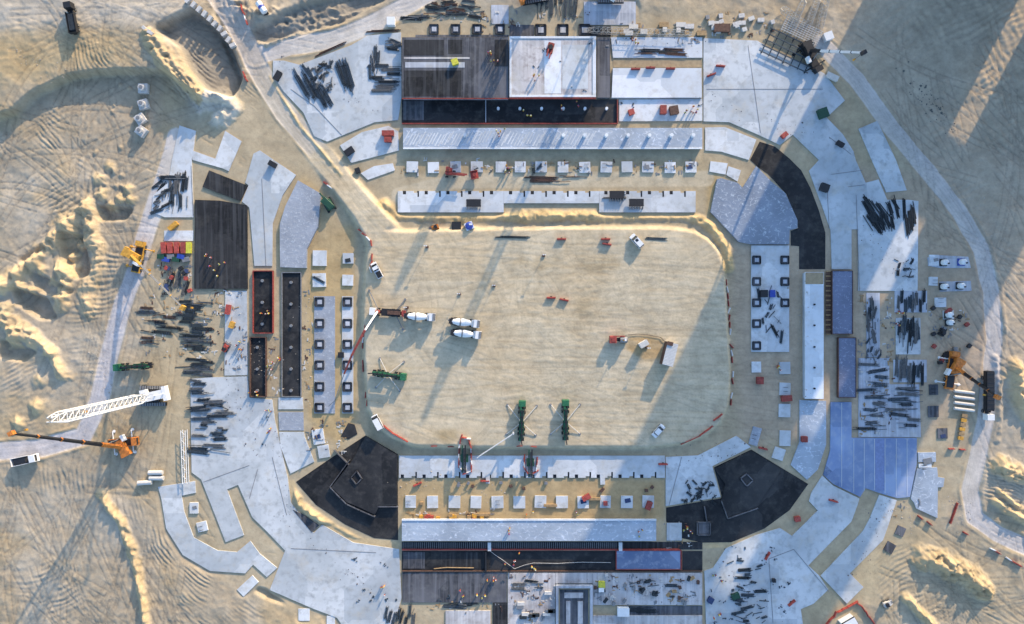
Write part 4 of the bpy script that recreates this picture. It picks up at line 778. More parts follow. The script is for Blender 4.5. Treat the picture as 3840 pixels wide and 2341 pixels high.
row([(2322, 1283), (2460, 1365)], 15, 'red barrier along the southeast haul road', 'southeast road barriers', skip=.35); row([(2300, 1216), (2285, 1258)], 13, 'dark red barrier in the leaning line beside the east road', 'leaning red barriers', False, skip=0, jit=.03); row([(1972, 1520), (2010, 1475), (2060, 1448), (2075, 1462), (2110, 1510)], 14, 'red barrier around the container yard at the bottom right', 'bottom right yard barriers', False, skip=.1)
row([(2288, 1080), (2318, 1082)], 26, 'pink red barrier pair below the timber stack', 'barriers below the timber stack', jit=.05); row([(1110, 1052), (1105, 1075), (1104, 1120), (1118, 1140), (1134, 1132), (1134, 1085), (1128, 1056), (1110, 1052)], 9.5, 'barrier looped round the first boom base in the south slab', 'loop barriers round the first boom', jit=.1)
row([(1262, 1100), (1261, 1125), (1273, 1144), (1290, 1135), (1293, 1100)], 9.5, 'barrier looped round the second boom base in the south slab', 'loop barriers round the second boom', jit=.1)
row([(455, 4), (476, 20), (490, 32), (505, 45), (521, 62), (537, 76), (546, 90), (559, 107), (572, 124)], 17, 'pale concrete block on the rim of the northwest pit', 'blocks on the pit rim', me=MB().box(0, 0, .6, 1.9, 1.1, 1.2).mesh('block', BLOCK), name='concrete_block', cat='block', turn=90); row([(352, 72), (366, 82)], 8, 'pale block at the left rim of the northwest pit', 'left rim blocks', me=MB().box(0, 0, .6, 1.9, 1.0, 1.1).mesh('block', BLOCK), name='concrete_block', cat='block')

# scattered red barriers on the north slab and pitch
for x, y, ro, lab in ((1529, 167, 0, 'red barrier left of three by the brown trench'), (1565, 164, 0, 'red barrier middle of three by the brown trench'), (1613, 166, 0, 'red barrier right of three by the brown trench'), (1733, 160, -5, 'red barrier alone on the northeast slab'), (1711, 181, 20, 'smaller red barrier southwest of the lone one'), (1351, 576, 0, 'red barrier near the top middle of the pitch'),
                     (1457, 576, 0, 'red barrier left of the white car, upper'), (1460, 588, -10, 'red barrier left of the white car, lower'), (1326, 717, 0, 'red barrier left of two at the pitch centre'), (1357, 722, -12, 'red barrier right of two at the pitch centre'), (1595, 1117, 0, 'pink barrier at the right end of the south slab'), (1005, 1165, 25, 'red barrier on brown ground under the south slab left'), (1167, 1157, 0, 'red barrier on brown ground under the south slab right'), (2004, 1205, -15, 'red barrier on the southeast slab by the corridor'), (1835, 1079, -15, 'red barrier at the tip of the southeast black pit'), (1904, 1450, 40, 'red barrier low on the southeast slab'), (1846, 1337, 60, 'red barrier beside the steel on the southeast slab')):
    r = thing('plastic_barrier', lab, 'barrier', G(x, y), ro)
    for s in (-1, 1): part('barrier_unit', MB().box(s * .72, 0, .15, 1.38, .6, .3).box(s * .72, 0, .62, 1.38, .3, .66), RED, r)
    part('weight', MB().box(0, .3, .1, .5, .5, .2), BLK, r)

def hose(pts, label, rad=.07, mat=CREAM):
    mb = MB(); P_ = [G(x, y, .3) for x, y in pts]
    for a, b_ in zip(P_[:-1], P_[1:]): mb.cyl(a, b_, rad, 6)
    tag(part('concrete_hose', mb, mat), label, 'hose')
hose([(1179, 1326), (1192, 1336), (1210, 1348), (1238, 1369), (1262, 1360), (1283, 1355), (1340, 1356), (1400, 1353), (1470, 1354)], 'pale concrete hose crossing the black strip at the bottom stand')
hose([(1512, 806), (1535, 804), (1560, 806), (1590, 812), (1600, 822)], 'dark pipe curving from the red truck to the cream container', .08, BLK)
hose([(1044, 1369), (1075, 1366), (1140, 1367)], 'ochre plank along the edge of the bottom bluish deck', .18, WOOD)
# ---- workers
def skin_mesh(pose):
    v, e, rad = pose; me = bpy.data.meshes.new('sk'); me.from_pydata(v, e, []); o = link(bpy.data.objects.new('sk', me)); mo = o.modifiers.new('s', 'SKIN')
    for i, r_ in enumerate(rad): me.skin_vertices[0].data[i].radius = (r_, r_)
    me.skin_vertices[0].data[0].use_root = True
    dg = bpy.context.evaluated_depsgraph_get(); m2 = bpy.data.meshes.new_from_object(o.evaluated_get(dg)); bpy.data.objects.remove(o); return m2
PV = [(0, 0, .95), (0, 0, 1.15), (0, 0, 1.4), (0, 0, 1.52), (0.02, 0, 1.66), (0, .1, .9), (.04, .11, .5), (0, .12, .06), (0, -.1, .9), (-.08, -.11, .5), (-.12, -.12, .06), (0, .2, 1.4), (.05, .27, 1.12), (.18, .25, .92), (0, -.2, 1.4), (.0, -.28, 1.12), (.1, -.27, .9)]
PE = [(0, 1), (1, 2), (2, 3), (3, 4), (0, 5), (5, 6), (6, 7), (0, 8), (8, 9), (9, 10), (2, 11), (11, 12), (12, 13), (2, 14), (14, 15), (15, 16)]
PR = [.15, .14, .17, .07, .1, .1, .075, .05, .1, .075, .05, .07, .05, .04, .07, .05, .04]
BODY = skin_mesh((PV, PE, PR)); bodies = []
for mt in (BLUEW, HIVIS): q_ = BODY.copy(); q_.materials.clear(); q_.materials.append(mt); bodies.append(q_)
VEST = MB().box(0, 0, 1.24, .36, .5, .46, taper=1.1); HELM = MB().lathe([(0, .15), (.4, .15), (.8, .1), (1, .02)], (0, 0, 1.7), (0, 0, 1.84), 10); FACE = MB().box(.11, 0, 1.63, .05, .1, .1)
vm = [VEST.mesh('vest', HIVIS), VEST.mesh('vest', LIME), VEST.mesh('vest', RED)]; hm = [HELM.mesh('helmet', WHITEP), HELM.mesh('helmet', LIME), HELM.mesh('helmet', BLUEP)]; fm = FACE.mesh('face', SKIN)
def person(x, y, label, group, i):
    r = thing('person', label, 'person', G(x, y), random.uniform(0, 360), group)
    part('body', bodies[i % 2], None, r); part('vest', vm[i % 3], None, r); part('helmet', hm[(i // 2) % 3], None, r); part('face', fm, None, r)
def crowd(x0, y0, x1, y1, n_, wh, group):
    cs = [(random.uniform(x0, x1), random.uniform(y0, y1)) for _ in range(max(1, n_ // 4))]
    for i in range(max(2, round(n_ * .7))):
        c_ = cs[i % len(cs)]; x = min(x1, max(x0, random.gauss(c_[0], 7))); y = min(y1, max(y0, random.gauss(c_[1], 7))); person(x, y, ('orange', 'lime', 'red')[i % 3] + ' vested worker, ' + ('white', 'lime', 'blue')[(i // 2) % 3] + ' helmet, ' + wh + ', ' + where(x, y, x0, y0, x1, y1), group, i)
crowd(480, 600, 580, 690, 12, 'standing on the large dark west deck', 'workers on the west deck'); crowd(1175, 100, 1222, 150, 8, 'on the dark north deck beside the white slab', 'workers on the north deck'); crowd(1170, 245, 1480, 290, 12, 'on the black north strip', 'workers on the black north strip'); crowd(980, 1385, 1215, 1445, 14, 'on the bottom bluish deck', 'workers on the bottom deck')
crowd(1000, 1328, 1475, 1370, 12, 'in the bottom black strip', 'workers in the bottom black strip'); crowd(605, 700, 655, 790, 5, 'in the red walled trench', 'workers in the red trench'); crowd(602, 820, 638, 950, 5, 'in the narrow rust edged trench', 'workers in the rust trench'); crowd(545, 720, 592, 890, 7, 'on the white strip slab in the west', 'workers on the white strip slab'); crowd(645, 815, 675, 950, 10, 'on the brown strip between black trenches', 'workers on the brown strip')
crowd(1500, 245, 1680, 288, 10, 'on the pale bay right of the black strip', 'workers on the pale north bay'); crowd(1240, 100, 1420, 220, 6, 'on the raised white north slab', 'workers on the raised slab'); crowd(990, 312, 1300, 352, 7, 'on the long grey north deck', 'workers on the grey deck'); crowd(600, 960, 660, 1080, 8, 'on the southwest slab', 'workers on the southwest slab'); crowd(980, 1230, 1560, 1248, 10, 'on brown ground south of the pad row', 'workers by the south pads')
crowd(1000, 1255, 1570, 1298, 8, 'on the mottled south deck', 'workers on the south deck'); crowd(870, 1330, 960, 1450, 6, 'on the pale slab left of the bottom deck', 'workers on the bottom left slab'); crowd(1710, 1330, 1760, 1500, 8, 'on the bottom right slab', 'workers on the bottom right slab'); crowd(1620, 1260, 1690, 1320, 7, 'around the southeast pit foot', 'workers at the southeast pit'); crowd(2090, 700, 2230, 900, 8, 'in the east storage yard', 'workers in the east yard'); crowd(1470, 95, 1680, 115, 5, 'on the white slab above the brown trench', 'workers above the trench'); crowd(1860, 850, 1920, 1000, 5, 'among the east pads', 'workers at the east pads')
crowd(960, 390, 1660, 418, 8, 'along the north pad row', 'workers along the north pads')

# ---- small site clutter
def crate(x, y, rz, sx, sy, h, mat, label, cat='crate', group=None, name='crate'):
    r = thing(name, label, cat, G(x, y), rz, group); part('box', MB().box(0, 0, h / 2 + .12, sx, sy, h), mat, r); part('lid', MB().box(0, 0, h + .16, sx * 1.05, sy * 1.05, .08), mat, r)
    for s in (-1, 1): part('skid', MB().box(0, s * sy * .35, .06, sx, .15, .12), WOOD, r)
    return r
crate(1099, 546, 0, 2.8, 2.8, 1.2, BLK, 'black square crate left of the blue kiosk'); crate(783, 0 + 846, 0, 1.2, 1.4, 1, BLK, 'black box on slab edge west of the red boom') if False else None
crate(1836, 707, 0, 2.2, 2.2, 1, BLK, 'black box beside the bright blue box on the east slab'); crate(1856, 707, 0, 1.6, 2.2, 1, BLUEP, 'bright blue box on the east slab'); crate(1826, 915, 0, 2, 2.2, 1.3, FORM, 'dark red crate on sand between east pads'); crate(1890, 958, 5, 3.2, 1.8, 1.1, FORM, 'long dark red crate under the second east pad')
crate(822, 854, 0, 1.7, 1.7, 1, BLK, 'black box at the narrow west slab'); crate(1977, 275, 20, 3, 3, 1.3, DGRN, 'dark green generator box at the right of the northeast slab'); crate(2019, 348, -30, 2.4, 1.3, 1, BLK, 'small black box lower right on northeast slab'); crate(1981, 453, -20, 2.6, 2.4, 1.2, BLK, 'black box on the blue part of the northeast slab', name='generator')
crate(658, 397, -30, 2.4, 1.6, 1.2, BLK, 'black box at the top right of the west slab'); crate(670, 185, 60, 3.0, 1.6, 1.1, BLK, 'black box at the left tip of the northwest slab'); crate(842, 366, 35, 3, 1.8, 1.2, BLK, 'dark pallet box at the tip of the small north slab'); crate(862, 412, 20, 1.5, 1.5, 1.2, BLK, 'black drum box left of the thin pale slab')
crate(935, 323, 0, 3.6, 1.6, 1.3, FORM, 'dark red crate left of the grey deck, upper'); crate(935, 338, 0, 2.2, 1.6, 1.3, FORM, 'dark red crate left of the grey deck, lower'); crate(943, 57, 0, 2.4, 2.4, 2.0, WHITEP, 'small white cabin above the north slab', 'cabin', None, 'site_cabin')
for i, (x, m_) in enumerate(((397, RED), (412, RED), (428, RED), (444, FORM), (457, LIME))): crate(x, 597, 90 + random.uniform(-6, 6), 3.4, 1.5, .9, m_, ('leftmost', 'second', 'third', 'fourth', 'rightmost yellow')[i] + ' bright form stack in the row left of the dark west deck', 'form stack', None, 'form_stack')
for i in range(6): crate(390 + i * 12, 618 + (i % 2) * 7, random.uniform(-15, 15), 2.2, 1.4, .8, (DGRN, BLUEP, GRYM)[i % 3], 'green or blue box below the red form stacks', 'crate', 'boxes under the red forms')
crate(420, 545, 40, 3.2, 1.3, 1.2, YEL, 'yellow brown machine box under the west steel yard', 'crate'); crate(560, 782, 70, 2.0, 1.4, 1, YEL, 'yellow drum box on the white west strip', 'crate'); crate(551, 745, 80, 3, 1.4, 1, RED, 'red box at the top of the white west strip', 'crate')
crate(1095, 152, 20, 2.0, 1.8, 1.2, LIME, 'lime yellow box on the dark north deck', 'crate'); crate(1447, 1404, 0, 2, 1.8, 1.1, LIME, 'lime yellow box on the bottom raft', 'crate'); crate(1446, 1416, 0, 1.6, 1.4, 1.1, WHITEP, 'white box under the lime yellow one', 'crate'); crate(1498, 1468, 0, 3.6, 2.6, 1.6, WHITEP, 'white tarpaulin box at the bottom trench', 'crate')
crate(1885, 327, 40, 2, 1.4, 1.1, RED, 'red box at the lower corner of the northeast slab'); crate(1916, 1247, 10, 1.7, 1.5, 1.2, RED, 'red box on the tan notch southeast'); crate(1594, 267, 0, 1.9, 2.6, 1.5, FORM, 'dark red machine on the pale north bay'); crate(1620, 268, 10, 2.6, 2.6, 1.3, RUST, 'brown grey crate on the pale north bay'); crate(1518, 272, 20, 1.7, 1.7, 1.2, RED, 'red box at the left of the pale north bay')
crate(1735, 71, 0, 4.8, 2.4, 1.2, RUST, 'dark pile of rusty forms above the northeast slab', 'form stack', None, 'form_stack'); crate(1860, 1395, 0, 1, 1, 1, BLK, 'tiny black box at bottom right slab'); crate(1768, 1432, 20, 2.4, 1.6, 1.1, DGRN, 'green black machine left of the bottom right steel', 'generator', None, 'generator'); crate(1708, 1442, 60, 1.8, 1.6, 1.1, BLUEW, 'navy box at the left edge of the bottom right slab')
crate(2008, 1062, 10, 1.6, 1.6, 1.1, FORM, 'dark red box on the mottled slab') if False else None
crate(1933, 1056, 0, 1.8, 1.8, 1, FORM, 'dark red box on the mottled east slab'); crate(1410, 1195, 30, 2.6, 1.4, 1.3, RED, 'red box on a pad of the south row'); crate(1560, 1215, 70, 2.6, 1.6, 1.1, FORM, 'dark red box on the last pad of the south row'); crate(1456, 1210, 0, 1.2, 1.2, 1.0, RED, 'small red box on a south pad')
for i, (x, y, L) in enumerate(((1324, 1215, 4), (1427, 1199, 4.4), (1160, 1237, 5), (1015, 1210, 1))): crate(x, y, 0, L, .8, .8, WOOD, ('timber stack right of a pad in the south row', 'ochre timber stack between two south pads', 'long timber stack under the south pads', 'small timber pile near the first south pads')[i], 'timber stack', None, 'timber_stack')
for i in range(16): crate(random.uniform(1000, 1170), random.uniform(1238, 1246), 0, 1.2, .9, .8, random.choice((RED, WOOD, YEL)), 'little crate on the brown ground south of the pad row', 'crate', 'little crates south of the pads')
for i in range(14): crate(random.uniform(2240, 2330), random.uniform(740, 880), random.uniform(0, 90), 1.2, 1.0, .8, random.choice((BLK, FORM, GRYM, BLK)), 'little dark crate on the sand of the east yard', 'crate', 'little crates in the east yard')
for i in range(12): crate(random.uniform(990, 1600), random.uniform(1158, 1185), random.uniform(0, 90), 1.0, .8, .6, random.choice((WOOD, RUST, GRYM)), 'little timber crate between south slab and pad row', 'crate', 'little crates under the south slab')
for i in range(16): crate(random.uniform(1700, 1860), random.uniform(38, 85), random.uniform(0, 20), random.uniform(1, 2.4), 1.2, .7, random.choice((BLOCK, GRYM, CREAM)), 'pale crate on the sand above the northeast slab', 'crate', 'pale crates above the northeast slab')
for i in range(14): crate(random.uniform(1480, 1690), random.uniform(62, 84), 0, random.uniform(1, 3), 1.4, .7, random.choice((BLOCK, CREAM, WOOD)), 'pale crate on the strip above the north slab', 'crate', 'pale crates above the north slab')
for i in range(10): crate(random.uniform(1235, 1330), random.uniform(1420, 1500), 90, 1.0, 2.2, .5, random.choice((GRYM, BLOCK, STEEL)), 'grey crate on the bottom pale raft', 'crate', 'grey crates on the bottom raft')
for i in range(22): crate(random.uniform(1430, 1685), random.uniform(1382, 1452), random.uniform(0, 90), random.uniform(.8, 1.8), .8, .5, random.choice((GRYM, BLOCK, STEEL, RUST, WOOD)), 'odd crate on the cluttered bottom right raft', 'crate', 'odd crates on the bottom right raft')
for i in range(10): crate(random.uniform(400, 460), random.uniform(640, 700), random.uniform(0, 90), 1.2, 1.0, .8, random.choice((RED, BLK, BLUEW)), 'box among the bundles under the form stacks', 'crate', 'boxes among the west bundles')
# kiosk
r = thing('blue_kiosk', 'bright blue and white round topped kiosk at the top of the pitch', 'kiosk', G(1130, 546)); part('cabin', MB().box(0, 0, 1.2, 2.6, 2.4, 2.4, .4), WHITEP, r); part('roof', MB().cyl((0, 0, 2.4), (0, 0, 3.0), 1.3, 10, .6), BLUEP, r); part('sign', MB().box(.5, .4, 2.95, 1.0, .5, .3), WHITEP, r); part('window', MB().box(0, -1.22, 1.5, 1.2, .06, .7), GLASS, r)
r = thing('water_tank', 'white and blue tank beside the top haul road', 'tank', G(634, 24), -55); part('tank', MB().lathe([(0, .3), (.06, 1.0), (.94, 1.0), (1, .3)], (-2.1, 0, 1.7), (2.1, 0, 1.7)), WHITEP, r); part('band', MB().cyl((-.4, 0, 1.7), (.4, 0, 1.7), 1.03, 14), BLUEP, r); part('frame', MB().box(0, 0, .4, 4.2, 1.6, .8), BLK, r)
for i, (x, y) in enumerate(((349, 216), (349, 254), (342, 289), (344, 318))):
    r = thing('concrete_chamber', ('topmost', 'second', 'third', 'lowest')[i] + ' grey precast chamber in the row on the west sand', 'chamber', G(x, y)); part('base', MB().box(0, 0, .7, 3.0, 3.0, 1.4, .3 * i), BLOCK, r); part('shaft', MB().cyl((0, 0, 1.4), (0, 0, 2.6), 1.0, 12), BLOCK, r); part('lid', MB().cyl((0, 0, 2.6), (0, 0, 2.72), .6, 10), GRYM, r)
for i, (x, y) in enumerate(((2269, 632), (2312, 631), (2268, 690), (2308, 688), (2280, 758), (2282, 776))):
    r = thing('white_tank', ('left tank on the upper lavender pad by the east road', 'right tank on the upper lavender pad by the east road', 'left tank on the lower pad by the east road', 'right tank on the lower pad by the east road', 'upper white tank with dark valves in the east yard', 'lower white tank with dark valves in the east yard')[i], 'tank', G(x, y)); part('tank', MB().lathe([(0, .95), (.8, .95), (1, .5)], (0, 0, .2), (0, 0, 2.0), 12), WHITEP, r); part('frame', MB().box(0, 0, .15, 2.3, 2.3, .3), BLK if i != 1 else BLUEP, r); part('valve', MB().cyl((.5, -.4, 1.9), (.5, -.4, 2.4), .25, 8), BLK, r)
for i in range(4):
    r = part('white_pipe', MB().cyl((-3.2, 0, .55), (3.2, 0, .55), .5, 12), CREAM, None, G(2317, 943 + i * 14)); r.rotation_euler = (0, 0, R(-7)); tag(r, ('top', 'second', 'third', 'bottom')[i] + ' fat cream pipe in the stack of four by the east road', 'pipe')
r = thing('trestle_stack', 'row of yellow and black trestles by the east road', 'trestle', G(2313, 1027), 80)
for i in range(6): part('trestle', MB().box(-3.6 + i * 1.45, 0, .7, 1.1, 1.7, .25).box(-3.6 + i * 1.45, .6, .3, .3, .2, .7).box(-3.6 + i * 1.45, -.6, .3, .3, .2, .7), YEL if i % 2 == 0 else WOOD, r)
for i, (x, y, ro) in enumerate(((378, 1136, 0), (380, 1149, 0), (352, 1160, 4))):
    r = thing('white_roll', ('upper white cylinder by the hook slab', 'lower white cylinder by the hook slab', 'smaller white cylinder beside the pair by the hook slab')[i], 'roll', G(x, y), ro); part('roll', MB().cyl((-2.2, 0, .8), (2.2, 0, .8), .75, 12), CREAM, r); part('cradle', MB().box(0, 0, .15, 4, 1.2, .3), WOOD, r)
r = thing('lattice_section', 'long white lattice section lying left of the lower west slab', 'lattice section', G(448, 1098), 92)
for s in (-1, 1):
    for z_ in (.25, 1.6): part('chord', MB().cyl((-8.5, s * .7, z_), (8.5, s * .7, z_), .14, 6), LATT, r)
part('lacing', (lambda mb: [mb.cyl((-8.5 + i * 1.4, -.7 if i % 2 else .7, 1.6), (-7.1 + i * 1.4, .7 if i % 2 else -.7, 1.6), .08, 5) for i in range(12)] and mb)(MB()), LATT, r)

# ============================================================ VEHICLES
def wheels(r, xs, ty, rad=.5, wd=.35):
    for x in xs:
        for s in (-1, 1): wq = part('wheel', MB().cyl((0, -wd / 2, 0), (0, wd / 2, 0), rad, 12), TYRE, r, (x, s * ty, rad)); part('rim', MB().cyl((0, -wd / 2 - .01, 0), (0, wd / 2 + .01, 0), rad * .5, 8), GRYM, wq)
def car(x, y, rz, label, kind='suv', mat=None, name='parked_car', cat='car'):
    mat = mat or WHITEP; r = thing(name, label, cat, G(x, y), rz)
    L, Wd = {'suv': (5.0, 2.0), 'pickup': (5.4, 1.95), 'sedan': (4.7, 1.85), 'van': (5.2, 2.1)}[kind]; h = L / 2
    prof = [(-h, .45), (-h, 1.0), (-h + .1, 1.1), (h - 1.3, 1.12), (h - .15, .95), (h, .8), (h, .45)]
    bm_ = bmesh.new(); me = MB().profile(prof, -Wd / 2, Wd / 2).mesh('body', mat); bm_.from_mesh(me); bmesh.ops.bevel(bm_, geom=bm_.edges[:], offset=.09, segments=2, affect='EDGES'); bm_.to_mesh(me); bm_.free(); part('body', me, mat, r)
    if kind == 'pickup': a, b_, t = -.1, 1.55, 1.85
    elif kind == 'van': a, b_, t = -h + .05, 1.7, 2.2
    elif kind == 'sedan': a, b_, t = -1.5, 1.0, 1.45
    else: a, b_, t = -h + .1, 1.1, 1.9
    cw = Wd * .86; part('cabin_glass', MB().add([(a, -Wd * .46, 1.08), (b_ + .5, -Wd * .46, 1.08), (b_ + .5, Wd * .46, 1.08), (a, Wd * .46, 1.08), (a + .3, -cw / 2, t - .06), (b_ - .25, -cw / 2, t - .06), (b_ - .25, cw / 2, t - .06), (a + .3, cw / 2, t - .06)], [(0, 1, 5, 4), (1, 2, 6, 5), (2, 3, 7, 6), (3, 0, 4, 7), (4, 5, 6, 7)]), GLASS, r)
    part('roof', MB().box((a + .25 + b_ - .25) / 2, 0, t, b_ - a - .6, cw, .09), mat, r)
    if kind == 'suv': part('sunroof', MB().box(.2, 0, t + .05, .9, .9, .03), GLASS, r)
    if kind == 'pickup': part('load_bed', MB().box(-1.5, 0, 1.12, 2.0, 1.6, .1), BLK, r)
    wheels(r, (-L * .31, L * .31), Wd / 2 - .1, .38, .25)
    for s in (-1, 1): part('headlight', MB().box(h - .02, s * Wd * .36, .78, .1, .35, .15), GLASS, r); part('mirror', MB().box(.9, s * (Wd / 2 + .1), 1.1, .2, .2, .15), mat, r)
    return r
car(1531, 581, 132, 'white off-road car with dark sunroof at the top right of the pitch'); car(908, 651, 118, 'white pickup with black load bed on the haul road west of the pitch', 'pickup', None, 'pickup_truck', 'pickup'); car(910, 1016, -62 + 180, 'small white van at the southwest corner of the pitch', 'van', None, 'parked_van', 'van'); car(1583, 1036, 48, 'pale blue car with dark windows in shade at the pitch lower right', 'sedan')
def mixer(x, y, rz, label, group=None):
    r = thing('concrete_mixer_truck', label, 'concrete mixer', G(x, y), rz, group)
    part('chassis', MB().box(-.3, 0, .9, 8.6, 1.0, .35).box(-2, 0, 1.1, 5, 2.2, .12), BLK, r); c_ = part('cab', MB().profile([(2.9, .7), (4.7, .7), (4.75, 1.7), (4.5, 3.0), (2.9, 3.05)], -1.2, 1.2), WHITEP, r)
    part('windscreen', MB().add([(4.76, -1.05, 1.8), (4.76, 1.05, 1.8), (4.53, 1.05, 2.85), (4.53, -1.05, 2.85)], [(0, 1, 2, 3)]), GLASS, c_); part('sunvisor', MB().box(4.35, 0, 3.1, .7, 2.2, .08), GRYM, c_)
    d_ = part('drum', MB().lathe([(0, .55), (.08, .75), (.35, 1.18), (.6, 1.22), (.85, .95), (1, .6)], (-4.0, 0, 3.0), (2.1, 0, 2.15), 18), WHITEP, r); part('stripe', MB().lathe([(.4, 1.21), (.44, 1.225), (.48, 1.23)], (-4.0, 0, 3.0), (2.1, 0, 2.15), 18), GRYM, d_)
    part('water_tank', MB().cyl((2.5, -1.1, 2.0), (2.5, 1.1, 2.0), .35, 10), WHITEP, r); part('hopper', MB().box(-4.2, 0, 3.1, .9, 1.3, .9, 0, 1.3), BLK, r); part('chute', MB().cyl((-4.4, 0, 2.2), (-5.2, .3, 1.3), .3, 8), GRYM, r); part('rear_frame', MB().box(-3.9, .7, 1.9, .2, .15, 1.8).box(-3.9, -.7, 1.9, .2, .15, 1.8), BLK, r)
    wheels(r, (3.6, 2.0, -1.6, -3.0), 1.05, .52, .4); return r
mixer(1013, 762, -3, 'white concrete mixer truck backed up to the pump truck'); mixer(1119, 776, -6, 'upper of two white mixer trucks parked side by side on the pitch'); mixer(1123, 803, -6, 'lower of two white mixer trucks parked side by side on the pitch')
def arm(r, pts, w0, w1, mat, name='boom_section'):
    n_ = len(pts) - 1
    for i in range(n_):
        a, b_ = Vector(pts[i]), Vector(pts[i + 1]); wq = w0 + (w1 - w0) * i / max(1, n_); m_ = mat[i % len(mat)] if isinstance(mat, (list, tuple)) else mat; part(name, MB().cyl(a, b_, wq, 4 if w0 > .2 else 6, wq * .85), m_, r)
def loc(r, px, py, z): return r.matrix_basis.inverted() @ W(px, py, z)
# pump truck with red boom
r = thing('concrete_pump_truck', 'concrete pump truck with white and red folding boom reaching over the west slab', 'concrete pump', G(935, 752), 176); bpy.context.view_layer.update()
part('chassis', MB().box(0, 0, 1, 9.5, 1.1, .5).box(-1, 0, 1.4, 6, 2.3, .3), BLK, r); part('cab', MB().box(4.6, 0, 1.8, 1.9, 2.4, 2.2, 0, .93), WHITEP, r); part('turret', MB().cyl((3.0, 0, 1.4), (3.0, 0, 3.2), .6, 12), RED, r); part('hopper', MB().box(-5, 0, 1.2, 1.2, 2, 1), RED, r); part('pump_unit', MB().box(-2, 0, 1.9, 4, 1.2, .7), RUST, r); wheels(r, (4.4, 3.0, -1.6, -3.0), 1.05, .52, .4)
arm(r, [(3.0, 0, 3.2), loc(r, 893, 772, 10), loc(r, 878, 795, 14)], .42, .36, WHITEP); arm(r, [loc(r, 878, 795, 14), loc(r, 846, 856, 13), loc(r, 828, 900, 9)], .4, .24, RED)
arm(r, [loc(r, 828, 900, 9), loc(r, 805, 965, 4), loc(r, 790, 978, 1.2)], .12, .1, GRYM, 'hose')
for a_ in ((4.5, 6.0), (-3.5, 5.0), (4.5, -6.5), (-3.5, -4.5)): part('outrigger', MB().cyl((a_[0] * .6, 0, 1.0), (a_[0] + (2 if a_[0] > 0 else -1.5), a_[1], .4), .16, 6).cyl((a_[0] + (2 if a_[0] > 0 else -1.5), a_[1], .0), (a_[0] + (2 if a_[0] > 0 else -1.5), a_[1], .6), .35, 8), GRYM, r)
def green_pump(x, y, rz, label, legs=True, L=10.0, extra=None):
    r = thing('green_pump_rig', label, 'concrete pump', G(x, y), rz)
    part('chassis', MB().box(0, 0, .8, L, 1.0, .5), BLK, r); part('cab', MB().box(-L / 2 - .4, 0, 1.5, 1.9, 2.3, 2.2, 0, .9), GRN, r); part('pedestal', MB().cyl((-L / 2 + 1.8, 0, 1), (-L / 2 + 1.8, 0, 3.2), .6, 10), DGRN, r)
    part('boom_section', MB().box(.4, -.35, 2.6, L * .95, .5, .55), GRN, r); part('boom_section', MB().box(.3, .3, 2.5, L * .85, .4, .5), DGRN, r); part('boom_section', MB().box(.6, 0, 3.2, L * .8, .35, .4), BLK, r); part('boom_tip', MB().box(L / 2 + .7, .2, 2.4, 1.8, .3, .4, .2), BLK, r)
    part('hopper', MB().box(L / 2 - .2, 0, 1.1, 1.0, 1.9, .8), BLK, r); part('pump_unit', MB().box(1.5, 0, 1.4, 3.5, 1.6, .7), DGRN, r)
    for i in range(5): part('clamp', MB().box(-L * .35 + i * L * .17, 0, 2.95, .18, 1.2, .8), BLK, r)
    wheels(r, (-L * .42, -L * .28, L * .2, L * .34), 1.0, .5, .38)
    if legs:
        for a_, s in ((-1, 1), (-1, -1), (1, 1), (1, -1)):
            p = (a_ * L * .05, s * .6, 1.1); q_ = (a_ * L * .42 - L * .05, s * 4.6, .25); part('outrigger', MB().cyl(p, q_, .12, 6), CREAM, r); part('foot_plate', MB().cyl((q_[0], q_[1], 0), (q_[0], q_[1], .25), .4, 8), GRYM, r)
    return r
green_pump(935, 901, 172, 'green pump rig with spread white legs at the left of the pitch', L=9); bpy.context.view_layer.update()
green_pump(1255, 1015, -92, 'left of two green pump rigs with crossed white legs at the foot of the pitch', L=11); green_pump(1360, 1013, -90, 'right of two green pump rigs with crossed white legs at the foot of the pitch', L=11)
o_ = thing('lattice_boom', 'thin white lattice boom reaching from the left green pump over the slab', 'boom', G(1235, 1040)); bpy.context.view_layer.update()
for s in (-.3, .3): part('chord', MB().cyl(Vector((s, s, 3)), Vector(W(1150, 1100, 5)) - o_.location + Vector((s, s, 0)), .09, 5), LATT, o_)
_a, _b = Vector((0, 0, 3)), Vector(W(1150, 1100, 5)) - o_.location; part('lacing', (lambda mb: [mb.cyl(_a.lerp(_b, i / 12) + Vector((.3, .3, 0)) * (1 if i % 2 else -1), _a.lerp(_b, (i + 1) / 12) - Vector((.3, .3, 0)) * (1 if i % 2 else -1), .06, 4) for i in range(12)] and mb)(MB()), LATT, o_); part('mast', MB().cyl((0, 0, 0), (0, 0, 3.2), .3, 8), LATT, o_)
green_pump(330, 881, 4, 'long green screening machine on the pale road west of the yard', False, 10)
for i, (x, y) in enumerate(((1118, 1102), (1276, 1112))):
    r = thing('placing_boom', ('left', 'right')[i] + ' dark green folded placing boom standing in a barrier loop on the south slab', 'placing boom', G(x, y), -90); part('base', MB().box(0, 0, .4, 2.4, 2.4, .8), DGRN, r); part('mast', MB().cyl((0, 0, .8), (0, 0, 3.4), .4, 8), DGRN, r)
    for s, mt in ((-.5, DGRN), (.45, BLK), (0, STEEL)): part('boom_section', MB().box(-.4, s, 3.3 + (.4 if s == 0 else 0), 8.5 if s else 7, .4, .5), mt, r)
    part('counterweight', MB().box(3.6, 0, 2.8, 1.0, 1.6, .9), GRYM, r)
